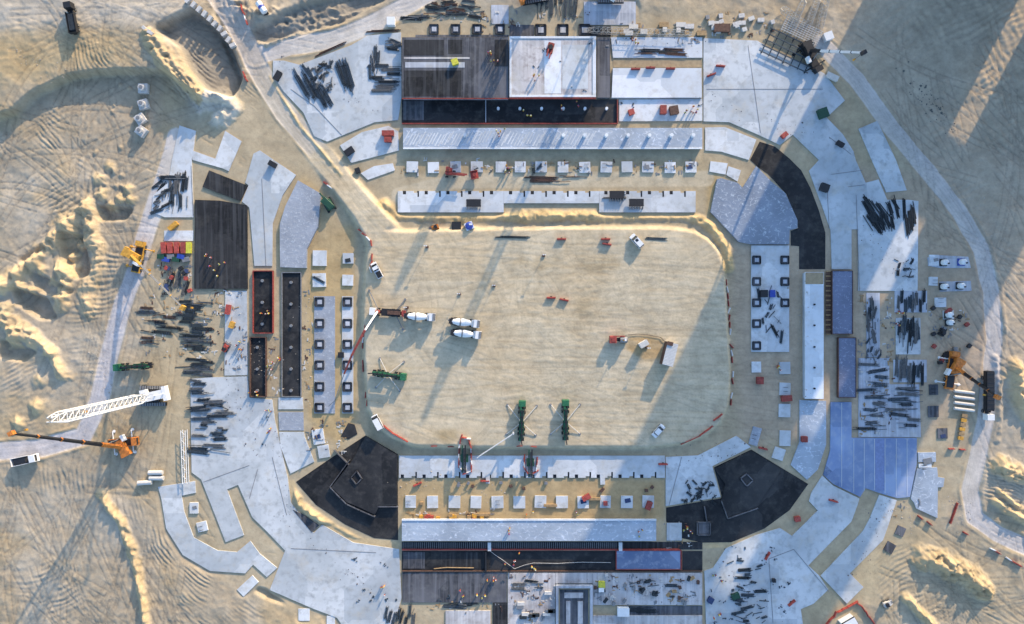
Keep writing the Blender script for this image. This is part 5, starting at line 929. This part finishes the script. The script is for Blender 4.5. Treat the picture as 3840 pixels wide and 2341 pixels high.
r = thing('green_excavator', 'dark green machine under netting at the haul road bend', 'machine', G(793, 494), 120); part('body', MB().box(0, 0, 1.4, 3.4, 2.6, 1.6, 0, .8), DGRN, r); part('netting', MB().box(.2, 0, 2.3, 4.4, 2.2, .3, .3, .8), DGRN, r)
for s in (-1, 1): part('track', MB().box(0, s * 1.2, .4, 4.2, .6, .8), BLK, r)
part('arm', MB().cyl((1.5, 0, 2), (4.2, .4, 2.6), .25, 6), DGRN, r)
# container, white box and red truck at the right of the pitch
r = thing('shipping_container', 'tall cream container on sand at the right of the pitch', 'container', G(1606, 851), 76); part('body', MB().box(0, 0, 2.0, 7.2, 3.4, 4.0), CREAM, r)
for i in range(16): part('rib', MB().box(-3.4 + i * .45, 0, 4.02, .1, 3.3, .06), WHITEP, r)
part('side_rail', MB().box(0, 1.72, 2, 7.3, .06, 3.8), RUST, r); part('door', MB().box(-3.62, 0, 1.9, .06, 3.0, 3.6), GRYM, r); part('canopy', MB().box(3.2, .9, 4.2, 1.2, 1.8, .2), RUST, r)
r = thing('white_cabinet', 'small white cabinet between the red truck and the cream container', 'cabinet', G(1546, 827), 30); part('box', MB().box(0, 0, 1.4, 2.6, 1.5, 2.6), WHITEP, r); part('roof', MB().box(0, 0, 2.75, 2.8, 1.7, .12), CREAM, r); part('door', MB().box(0, -.77, 1.3, 1.0, .04, 2.0), GRYM, r)
r = thing('red_tanker_truck', 'red truck with dark cab standing right of the pitch centre', 'truck', G(1487, 817), 0); part('chassis', MB().box(0, 0, .8, 5.6, 1.1, .5), BLK, r); part('cab', MB().box(-1.8, 0, 1.7, 2.2, 2.4, 2.0, 0, .9), RED, r); part('roof_hatch', MB().box(-1.8, 0, 2.75, 1.2, 1.3, .1), FORM, r); part('tank', MB().cyl((.4, 0, 1.8), (2.6, 0, 1.8), 1.0, 14), GRYM, r); part('hose_reel', MB().cyl((1.8, -.4, 2.9), (1.8, .4, 2.9), .4, 10), WHITEP, r); part('beacon', MB().box(.0, 1.1, 2.4, 3.6, .3, .5), RED, r); part('mast', MB().cyl((1.2, -.2, 2.8), (1.2, -.2, 5.2), .12, 6), YEL, r); wheels(r, (-1.8, 1.2, 2.2), 1.0, .5, .35)
def truck(x, y, rz, label, bed, cabm, L=7.5, load=None, name='dump_truck', cat='truck'):
    r = thing(name, label, cat, G(x, y), rz); part('chassis', MB().box(0, 0, .8, L, 1.0, .4), BLK, r); c_ = part('cab', MB().box(L / 2 - .4, 0, 1.8, 2.0, 2.4, 2.2, 0, .92), cabm, r); part('windscreen', MB().box(L / 2 + .55, 0, 2.2, .08, 2.0, .9), GLASS, c_)
    part('bed', MB().box(-1.1, 0, 1.2, L - 2.4, 2.5, .25), bed, r)
    for s in (-1, 1): part('side_board', MB().box(-1.1, s * 1.22, 1.8, L - 2.4, .1, 1.2), bed, r)
    part('tail_board', MB().box(-1.1 - (L - 2.4) / 2, 0, 1.8, .1, 2.4, 1.2), bed, r)
    if load: part('load', MB().box(-1.1, 0, 1.75, L - 2.8, 2.2, .9, 0, .8), load, r)
    wheels(r, (L * .36, -L * .18, -L * .34), 1.05, .52, .38); return r
truck(180, 52, 100, 'dark haul truck with long shadow on the plateau at the top left', BLK, BLK, 9, STEEL, name='haul_truck'); truck(66, 1105, 12, 'white and black water truck on the pale road at the left edge', WHITEP, WHITEP, 7.5, BLK, name='water_truck')
r = truck(2370, 948, -90, 'long black trailer truck with white cab on the east haul road', BLK, WHITEP, 15, BLK, name='trailer_truck')
part('load_block', MB().box(-1.2, 0, 2.3, 12.2, 2.3, .9), BLK, r)
for i in range(9): part('load_strap', MB().box(-6.6 + i * 1.35, 0, 2.8, .18, 2.36, .12), STEEL, r)
# red telehandler pair
r = thing('red_boom_lift', 'red machine with platform on sand north of the pitch casting a large shadow', 'boom lift', G(1092, 420), 0); part('chassis', MB().box(-1.4, .7, .9, 2.0, 2.2, .9), FORM, r); part('boom_section', MB().box(.6, -.3, 2.2, 6.2, .7, .6, -.1), RED, r); part('boom_section', MB().box(2.0, -.4, 3.0, 5.0, .5, .5, -.1), FORM, r); part('mast', MB().box(-1.4, .6, 4.0, .8, .8, 6.5), FORM, r); part('cab', MB().box(-1.6, 1.2, 1.9, 1.4, 1.3, 1.4), RED, r); wheels(r, (-2.2, .2), .9, .5, .35)
r = thing('red_platform', 'red square platform right of the red boom machine', 'platform', G(1142, 423), 10); part('floor', MB().box(0, 0, 1.0, 2.4, 2.6, .15), RED, r); part('column', MB().box(0, 0, .5, .8, .8, 1.0), BLK, r); part('turntable', MB().cyl((0, 0, 1.1), (0, 0, 1.8), .6, 8), FORM, r)
for s in (-1, 1): part('railing', MB().box(0, s * 1.25, 1.5, 2.4, .06, .9), RED, r)
r = thing('red_lift', 'red and dark lift standing on the raised white roof slab', 'boom lift', G(1324, 118), 75); part('chassis', MB().box(0, 0, .7, 3.2, 1.9, .8), FORM, r); part('boom_section', MB().box(-1.2, .4, 1.6, 3.6, .4, .5), RED, r); part('boom_section', MB().box(-2.2, -.5, 1.3, 2.6, .35, .45), RED, r); part('turret', MB().cyl((0, 0, 1.1), (0, 0, 1.9), .8, 8), BLK, r); wheels(r, (-1.1, 1.1), .85, .45, .3)
def small_machine(x, y, rz, mat, label):
    r = thing('skid_loader', label, 'loader', G(x, y), rz); part('body', MB().box(0, 0, 1.0, 2.2, 1.4, 1.0), mat, r); part('cab', MB().box(-.2, 0, 1.8, 1.0, 1.1, .9, 0, .9), BLK, r); part('bucket', MB().box(1.6, 0, .4, .7, 1.7, .6), GRYM, r); part('arm', MB().box(.8, .6, 1.1, 1.8, .15, .2).box(.8, -.6, 1.1, 1.8, .15, .2), mat, r); wheels(r, (-.7, .7), .75, .4, .3)
small_machine(1048, 548, 200, ORA, 'orange brown loader at the top left of the pitch'); small_machine(2263, 800, 60, BLK, 'dark small loader in the east yard'); small_machine(560, 1475 - 20, 60, BLK, 'dark small loader near the lower west ridge') if False else None
small_machine(2130, 1450, 20, CREAM, 'cream small loader in the southeast sand'); small_machine(545, 838, 60, RED, 'red small loader on the white west strip')
r = thing('container_office', 'white office container with black edge at the bottom right corner yard', 'cabin', G(2035, 1492), 30); part('body', MB().box(0, 0, 1.3, 4.4, 2.6, 2.6), WHITEP, r); part('roof_edge', MB().box(0, 0, 2.65, 4.6, 2.8, .1), BLK, r); part('roof', MB().box(.2, -.1, 2.72, 4.1, 2.3, .1), WHITEP, r)

# ---- cranes
def lattice(parent, p, q, wd, mat, tip=.4, name='boom', n_=None, heavy=1.0):
    p = Vector(p); q = Vector(q); d = (q - p); L = d.length; dn = d.normalized(); a = dn.cross(Vector((0, 0, 1)));  a = a.normalized() if a.length > .05 else Vector((0, 1, 0)); b_ = a.cross(dn); mb = MB(); ml = MB(); n_ = n_ or max(6, int(L / wd / .9)); rings = []
    for i in range(n_ + 1):
        t = i / n_; k = wd / 2 * (min(1, .35 + t * 6) if t < .5 else min(1, tip + (1 - t) * 6)); c = p.lerp(q, t); rings.append([c + a * k * u + b_ * k * v for u, v in ((-1, -1), (1, -1), (1, 1), (-1, 1))])
    for i in range(n_):
        for j in range(4):
            mb.cyl(rings[i][j], rings[i + 1][j], wd * .04 * heavy, 5); ml.cyl(rings[i][j], rings[i + 1][(j + 1) % 4], wd * .026 * heavy, 4); ml.cyl(rings[i][j], rings[i][(j + 1) % 4], wd * .026 * heavy, 4)
    o = part(name, mb, mat, parent); part('lacing', ml, mat, o); return o
def crawler(x, y, rz, label, body, boomm, tip, tele=False, scale=1.0, lw=2.0, mid=None):
    r = thing('crawler_crane', label, 'crane', G(x, y), rz); bpy.context.view_layer.update(); s_ = scale
    for s in (-1, 1):
        t_ = part('track', MB().box(0, s * 2.6 * s_, .65 * s_, 8.2 * s_, 1.1 * s_, 1.1 * s_), BLK, r)
        for i in range(11): part('track_shoe', MB().box((-3.8 + i * .76) * s_, s * 2.6 * s_, 1.24 * s_, .5 * s_, 1.15 * s_, .12 * s_), GRYM, t_)
    part('carbody', MB().box(0, 0, .9 * s_, 4 * s_, 4.4 * s_, .8 * s_), BLK, r); part('slewing_ring', MB().cyl((0, 0, 1.3 * s_), (0, 0, 1.8 * s_), 1.4 * s_, 16), GRYM, r)
    t = loc(r, *tip); d = Vector((t.x, t.y, 0)); d = d.normalized() if d.length > 1 else Vector((1, 0, 0)); a = math.atan2(d.y, d.x); c, n_ = math.cos(a), math.sin(a)
    part('engine_house', MB().box(-1.6 * s_ * c, -1.6 * s_ * n_, 2.7 * s_, 6.4 * s_, 2.8 * s_, 1.8 * s_, a), body, r); part('counterweight', MB().box(-5.0 * s_ * c, -5.0 * s_ * n_, 2.6 * s_, 1.2 * s_, 4.6 * s_, 2.2 * s_, a), body, r)
    part('cab', MB().box((1.6 * c + 1.9 * n_) * s_, (1.6 * n_ - 1.9 * c) * s_, 2.7 * s_, 1.9 * s_, 1.2 * s_, 1.9 * s_, a), WHITEP, r)
    foot = Vector((1.2 * c * s_, 1.2 * n_ * s_, 2.6 * s_))
    if tele:
        k = 5
        for i in range(k): part('boom_section', MB().cyl(foot.lerp(t, i / k), foot.lerp(t, (i + 1) / k + .01), (.72 - .09 * i) * s_, 4), body if i == 0 else boomm, r); part('collar', MB().cyl(foot.lerp(t, (i + 1) / k - .012), foot.lerp(t, (i + 1) / k), (.78 - .09 * i) * s_, 4), body, r)
        part('boom_head', MB().box(t.x, t.y, t.z - .3, 1.3 * s_, 1.0 * s_, 1.2 * s_), body, r); part('lift_cylinder', MB().cyl((0.6 * c, .6 * n_, 1.9 * s_), foot.lerp(t, .16), .22 * s_, 8), GRYM, r)
        part('hoist_rope', MB().cyl(t, t - Vector((0, 0, 6)), .05, 4), BLK, r); part('hook_block', MB().box(t.x, t.y, t.z - 6.4, .5, .5, .9), boomm if boomm is not BLK else YEL, r)
    else:
        lattice(r, foot, t, lw * s_, boomm, heavy=mid or 1.75); gm = Vector((-3.8 * c * s_, -3.8 * n_ * s_, 8.0 * s_))
        part('gantry', MB().cyl((-2.0 * c, -2.0 * n_, 3.5 * s_), gm, .16 * s_, 6).cyl((-4.8 * c * s_, -4.8 * n_ * s_, 3.5 * s_), gm, .14 * s_, 6), boomm, r)
        for s in (-.5, .5): part('pendant', MB().cyl(gm + Vector((-n_ * s, c * s, 0)), t + Vector((-n_ * s, c * s, 0)), .05, 4), GRYM, r)
        part('hoist_rope', MB().cyl(t, t - Vector((0, 0, 14)), .05, 4), BLK, r); part('hook_block', MB().box(t.x, t.y, t.z - 14.5, .7, .5, 1.2), YEL, r)
    return r
def truck_crane(x, y, rz, label, body, boomm, tip, L=11.0, sc=1.0):
    r = thing('mobile_crane', label, 'crane', G(x, y), rz); bpy.context.view_layer.update()
    part('carrier', MB().box(0, 0, 1.1, L, 2.6, .9), body, r); part('deck_plate', MB().box(-.5, 0, 1.62, L * .8, 2.2, .12), BLK, r); c_ = part('cab', MB().box(L / 2 - .2, 0, 1.7, 1.7, 2.6, 1.9, 0, .93), body, r); part('windscreen', MB().box(L / 2 + .62, 0, 2.0, .08, 2.2, .9), GLASS, c_)
    wheels(r, (L * .4, L * .26, -L * .1, -L * .24, -L * .38), 1.15, .62, .45)
    t = loc(r, *tip); d = Vector((t.x, t.y, 0)).normalized(); a = math.atan2(d.y, d.x); c, n_ = math.cos(a), math.sin(a)
    part('superstructure', MB().box(-1.2 * c, -1.2 * n_, 2.5, 4.2, 2.4, 1.5, a), body, r); part('counterweight', MB().box(-3.9 * c, -3.9 * n_, 2.4, 1.3, 3.0, 1.6, a), body, r); part('operator_cab', MB().box(1.0 * c + 1.6 * n_, 1.0 * n_ - 1.6 * c, 2.5, 2.0, .95, 1.5, a), WHITEP, r)
    foot = Vector((-1.2 * c, -1.2 * n_, 3.2)); k = 5
    for i in range(k): part('boom_section', MB().cyl(foot.lerp(t, i / k), foot.lerp(t, (i + 1) / k + .01), (.62 - .07 * i) * sc, 4), body if i == 0 else boomm, r); part('collar', MB().cyl(foot.lerp(t, (i + 1) / k - .012), foot.lerp(t, (i + 1) / k), (.70 - .07 * i) * sc, 4), body, r)
    part('lift_cylinder', MB().cyl((1.4 * c, 1.4 * n_, 1.9), foot.lerp(t, .17), .2, 8), GRYM, r); part('boom_head', MB().box(t.x, t.y, t.z, 1.1, 1.3, 1.3, a), body, r); part('hoist_rope', MB().cyl(t, t - Vector((0, 0, 5)), .05, 4), BLK, r); part('hook_block', MB().box(t.x, t.y, t.z - 5.3, .5, .5, .8), YEL, r)
    for sx in (-1, 1):
        for s in (-1, 1): part('outrigger', MB().cyl((sx * L * .33, 0, .9), (sx * L * .33, s * 3.6, .9), .18, 4).cyl((sx * L * .33, s * 3.6, 0), (sx * L * .33, s * 3.6, 1.0), .15, 8).cyl((sx * L * .33, s * 3.6, 0), (sx * L * .33, s * 3.6, .12), .5, 10), WHITEP if body is ORA else body, r)
    return r
truck_crane(338, 622, 78, 'yellow mobile crane on the pale west road with long thin boom', YEL, GRYM, (440, 741, 30), 9.5, .8)
crawler(372, 952, 0, 'white crawler crane with steep lattice boom at the left of the site', WHITEP, LATT, (118, 1011, 46), lw=2.6)
truck_crane(300, 1063, 6, 'orange mobile crane with long black telescopic boom at the lower left', ORA, BLK, (28, 1043, 42), 9.0, 1.15)
truck_crane(2283, 893, 82, 'orange and black mobile crane in the east yard with boom reaching over the road', ORA, BLK, (2400, 956, 26), 11.5, 1.1)
truck_crane(1945, 140, -60, 'dark mobile crane with white telescopic boom at the top right slab corner', BLK, WHITEP, (2078, 127, 27), 10, 1.0)
crawler(1285, -14, 10, 'orange crawler crane at the top edge of the photo, left one', ORA, RUST, (1363, -197, 36), lw=1.9, mid=3.2)
crawler(1469, -14, 0, 'orange crawler crane at the top edge of the photo, right one', ORA, RUST, (1613, -170, 47), lw=2.0, mid=3.2)
# lattice boom lying on the north slab
r = thing('lattice_boom', 'pale lattice boom lying along the top of the north slab', 'boom', G(1540, 76)); lattice(r, Vector(W(1405, 72, 1.2)) - r.location, Vector(W(1665, 82, 1.2)) - r.location, 1.6, SCAF, name='chords')
# lattice sections and scaffold stacks at the top right
for i, (a, b_, t_) in enumerate((((1880, 20), (1935, 60), 'left'), ((1935, 0), (1905, 70), 'middle'), ((1968, -5), (1945, 60), 'right'), ((1990, -10), (1972, 70), 'far right'))):
    r = thing('lattice_tower', t_ + ' pale lattice tower section stored at the top right', 'lattice section', G((a[0] + b_[0]) / 2, (a[1] + b_[1]) / 2)); lattice(r, Vector(W(*a, 1.3)) - r.location, Vector(W(*b_, 1.3)) - r.location, 1.7, SCAF, .9, 'chords', 9)
r = thing('scaffold_stack', 'cream scaffold frames stacked in a block at the top right above the dark crane', 'scaffold', G(1925, 78), -25)
for i in range(13): part('frame', MB().box(-6 + i, 0, 1.4, .16, 5.2, .16).box(-6 + i, 2.5, .7, .14, .14, 1.5).box(-6 + i, -2.5, .7, .14, .14, 1.5), CREAM, r)
for i in range(8): part('ledger', MB().box(0, -2.4 + i * .68, 1.6, 12.6, .14, .14), CREAM, r)
r = thing('beam_platform', 'dark steel frame over the upper corner of the northeast slab', 'steel frame', G(1895, 125), -25)
for i in range(5): part('beam', MB().box(0, -4 + i * 2, 1.25, 17, .25, .3), STEELB, r)
for i in range(7): part('cross_beam', MB().box(-7.6 + i * 2.5, 0, 1.0, .25, 8.6, .25), STEEL, r)
for i in (-1, 1):
    for j in (-1, 0, 1): part('post', MB().box(j * 7.6, i * 4, .5, .35, .35, 1.0), STEEL, r)
crate(1988, 92, 20, 2.6, 2.4, 1.8, WHITEP, 'small white cabin by the scaffold stack', 'cabin', None, 'site_cabin'); crate(2000, 187, -25, 3.8, 1.7, .9, CREAM, 'cream crate at the outer corner of the northeast slab')
# light masts on the pitch
def mast(x, y, label, h=6.0):
    r = thing('light_mast', label, 'mast', G(x, y)); part('pole', MB().cyl((0, 0, .3), (0, 0, h), .09, 6), GRYM, r); part('base', MB().box(0, 0, .2, .9, .7, .4), RUST, r)
    for s in (-1, 1): part('lamp', MB().box(s * .3, 0, h, .4, .25, .3), WHITEP, r)
for x, y, t_ in ((1106, 708, 'thin mast above the paired mixer trucks'), (1189, 688, 'thin mast right of the paired mixer trucks'), (1308, 616, 'thin mast at the upper middle of the pitch'), (1028, 595, 'thin mast at the upper left of the pitch'), (1555, 836, 'thin mast by the white cabinet'), (980, 740, 'thin mast behind the pump truck')): mast(x, y, t_, 4.5)
# scattered scrub and rubble on the northeast sand
def stuff(name, zones, n_, rmin, rmax, mat, seed):
    r_ = random.Random(seed); mb = MB()
    for i in range(n_):
        x0, y0, x1, y1 = r_.choice(zones); t = r_.random(); x = x0 + (x1 - x0) * t + r_.gauss(0, 14); y = y0 + (y1 - y0) * t + r_.gauss(0, 14); p = G(x, y); q = r_.uniform(rmin, rmax) * (1 if r_.random() < .9 else 1.8)
        mb.add([(p.x + q * r_.uniform(.7, 1), p.y, p.z), (p.x, p.y + q * r_.uniform(.7, 1.1), p.z), (p.x - q, p.y, p.z), (p.x, p.y - q, p.z), (p.x + q * .2, p.y, p.z + q * r_.uniform(.5, .9)), (p.x, p.y, p.z - .2)], [(0, 1, 4), (1, 2, 4), (2, 3, 4), (3, 0, 4), (1, 0, 5), (2, 1, 5), (3, 2, 5), (0, 3, 5)])
    return tag(part(name, mb, mat), kind='stuff')
stuff('scrub', [(2170, 140, 2300, 330), (2200, 200, 2270, 280), (2215, 220, 2260, 260)], 70, .12, .32, STONE, 3)
stuff('rubble', [(600, 815, 680, 955), (740, 700, 745, 1000), (20, 120, 150, 170), (2330, 430, 2450, 700), (225, 830, 300, 1040), (2290, 1200, 2330, 1260), (960, 1160, 1200, 1180), (1920, 650, 1930, 1000), (2130, 1220, 2200, 1260)], 900, .06, .22, plain('pale_rubble', (.38, .33, .27), .9), 5)
stuff('loose_debris', [(660, 960, 690, 1250), (1690, 240, 1970, 330), (1460, 95, 1690, 110), (560, 920, 620, 1100), (1400, 1385, 1690, 1440), (1640, 1110, 1800, 1080), (2090, 560, 2200, 690), (1700, 1340, 1900, 1500), (2120, 1210, 2060, 1390), (680, 1250, 940, 1460), (660, 150, 950, 280)], 420, .08, .22, plain('dark_debris', (.12, .11, .11), .9), 9)

def scraps(name, zones, n_, L0, L1, mat, seed, level=True):
    r_ = random.Random(seed); mb = MB(); ar = [(z[2] - z[0]) * (z[3] - z[1]) for z in zones]
    for i in range(n_):
        x0, y0, x1, y1 = r_.choices(zones, ar)[0]; cx, cy = r_.uniform(x0, x1), r_.uniform(y0, y1)
        for k in range(r_.randint(1, 4)):
            x = cx + r_.gauss(0, 4); y = cy + r_.gauss(0, 3); p = G(x, y); L = r_.uniform(L0, L1); h = r_.uniform(.06, .2); a = (r_.choice((0, math.pi / 2)) if level else r_.uniform(0, 3.14)) + r_.gauss(0, .15)
            mb.box(p.x, p.y, p.z + h / 2, L, r_.uniform(.12, .45), h, a)
    return tag(part(name, mb, mat), kind='stuff')
ZA = [(1460, 55, 1690, 112), (1690, 30, 1880, 90), (1225, 1382, 1335, 1500), (1428, 1382, 1688, 1455), (1000, 30, 1420, 62), (1150, 62, 1225, 88), (985, 1452, 1220, 1470)]
ZB = [(345, 700, 520, 860), (380, 640, 465, 700), (2068, 705, 2150, 1050), (2236, 730, 2330, 880), (640, 700, 600, 900), (728, 700, 752, 1000), (965, 385, 1690, 420), (643, 812, 676, 955)]
ZC = [(965, 1226, 1200, 1246), (735, 1010, 830, 1090), (1600, 1255, 1700, 1322), (520, 700, 595, 900), (2150, 1205, 2220, 1260)]
scraps('timber_scraps', ZA + ZB + ZC, 130, .3, 1.4, WOOD, 21); scraps('pale_offcuts', ZA + ZB + ZC, 150, .3, 1.2, CREAM, 22); scraps('dark_offcuts', ZA + ZB + ZC, 170, .3, 1.5, GRYM, 23); scraps('rusty_offcuts', ZA + ZB + ZC, 90, .3, 1.4, RUST, 24)
scraps('formwork_scraps', [(600, 955, 660, 1100), (1480, 240, 1690, 290), (560, 920, 600, 1100), (1700, 1310, 1900, 1500), (850, 1340, 960, 1490), (1290, 95, 1430, 220), (970, 1380, 1220, 1450)], 60, .2, .9, STEELB, 25, False)
# ============================================================ TALL BUILDINGS BEYOND THE NORTHEAST CORNER (added out of view to cast the shade on the east side)
u = Vector((math.sin(R(AZ)), math.cos(R(AZ)), 0)); v = Vector((math.cos(R(AZ)), -math.sin(R(AZ)), 0))
GLZ = plain('added_tower_glass', (.06, .08, .10), .2, var=.1, spec=.6)
def tower(v0, v1, u0, u1, h, label):  # added unseen blocker, placed so its shadow covers the east side
    c = u * (u0 + u1) / 2 + v * (v0 + v1) / 2; r = thing('high_rise_building', label, 'building', (c.x, c.y, -.5), -AZ); part('wall', MB().box(0, 0, h / 2, v1 - v0, u1 - u0, h), CREAM, r); wm = {}
    part('parapet', MB().box(0, 0, h + .6, v1 - v0 + .4, u1 - u0 + .4, 1.2), M_GREY, r)
    for k in range(int(h / 3.6)):
        part('window', MB().box(0, -(u1 - u0) / 2 - .04, 2 + k * 3.6, v1 - v0 - 2, .1, 1.8), GLZ, r)
tower(53.3, 97.0, 178, 200, 98, 'pale high rise added for the east shade, left one beyond the northeast corner'); tower(103.6, 135, 178, 200, 98, 'pale high rise added for the east shade, right one beyond the northeast corner')
for z0, z1, nm in ((23, 31, 'low'), (41, 49, 'second'), (56, 66, 'third'), (73, 98, 'top')):  # added bridges, levels set to interrupt the lit strip between the blockers
    c = u * 189 + v * 100.3; r = thing('added_shade_bridge', 'glazed bridge added to break up the lit strip between the high rises, ' + nm + ' level', 'bridge', (c.x, c.y, z0), -AZ); part('wall', MB().box(0, 0, (z1 - z0) / 2, 6.6, 3, z1 - z0), CREAM, r); part('window', MB().box(0, -1.55, (z1 - z0) / 2, 6.2, .1, z1 - z0 - 2), GLZ, r)

# ---- tell like-labelled neighbours apart by material and place
tops = {}
for o in bpy.data.objects:
    if o.parent is None and 'label' in o and 'group' in o: tops.setdefault((o['group'], o['label']), []).append(o)
for (g, lb), os_ in tops.items():
    if len(os_) < 2: continue
    xs = [o.location.x for o in os_]; ys = [-o.location.y for o in os_]
    for o in os_:
        col = ''
        if o['category'] == 'crate':
            mt = [c for c in o.children if c.name.startswith('box')][0].data.materials[0].name.split('_')[0]; col = mt + ' coloured, '
        wide, tall = max(xs) - min(xs), max(ys) - min(ys); w_ = where(o.location.x, -o.location.y, min(xs), min(ys), max(xs), max(ys))
        if tall < 2: w_ = w_.replace('upper ', '').replace('middle ', '').replace('lower ', '')
        if wide < 2: w_ = w_.replace(' left', '').replace(' right', '').replace(' centre', '')
        if len(lb.split()) + len(col.split()) + 2 <= 16: o['label'] = lb + ', ' + col + w_ + (' side' if ' ' not in w_ else '')
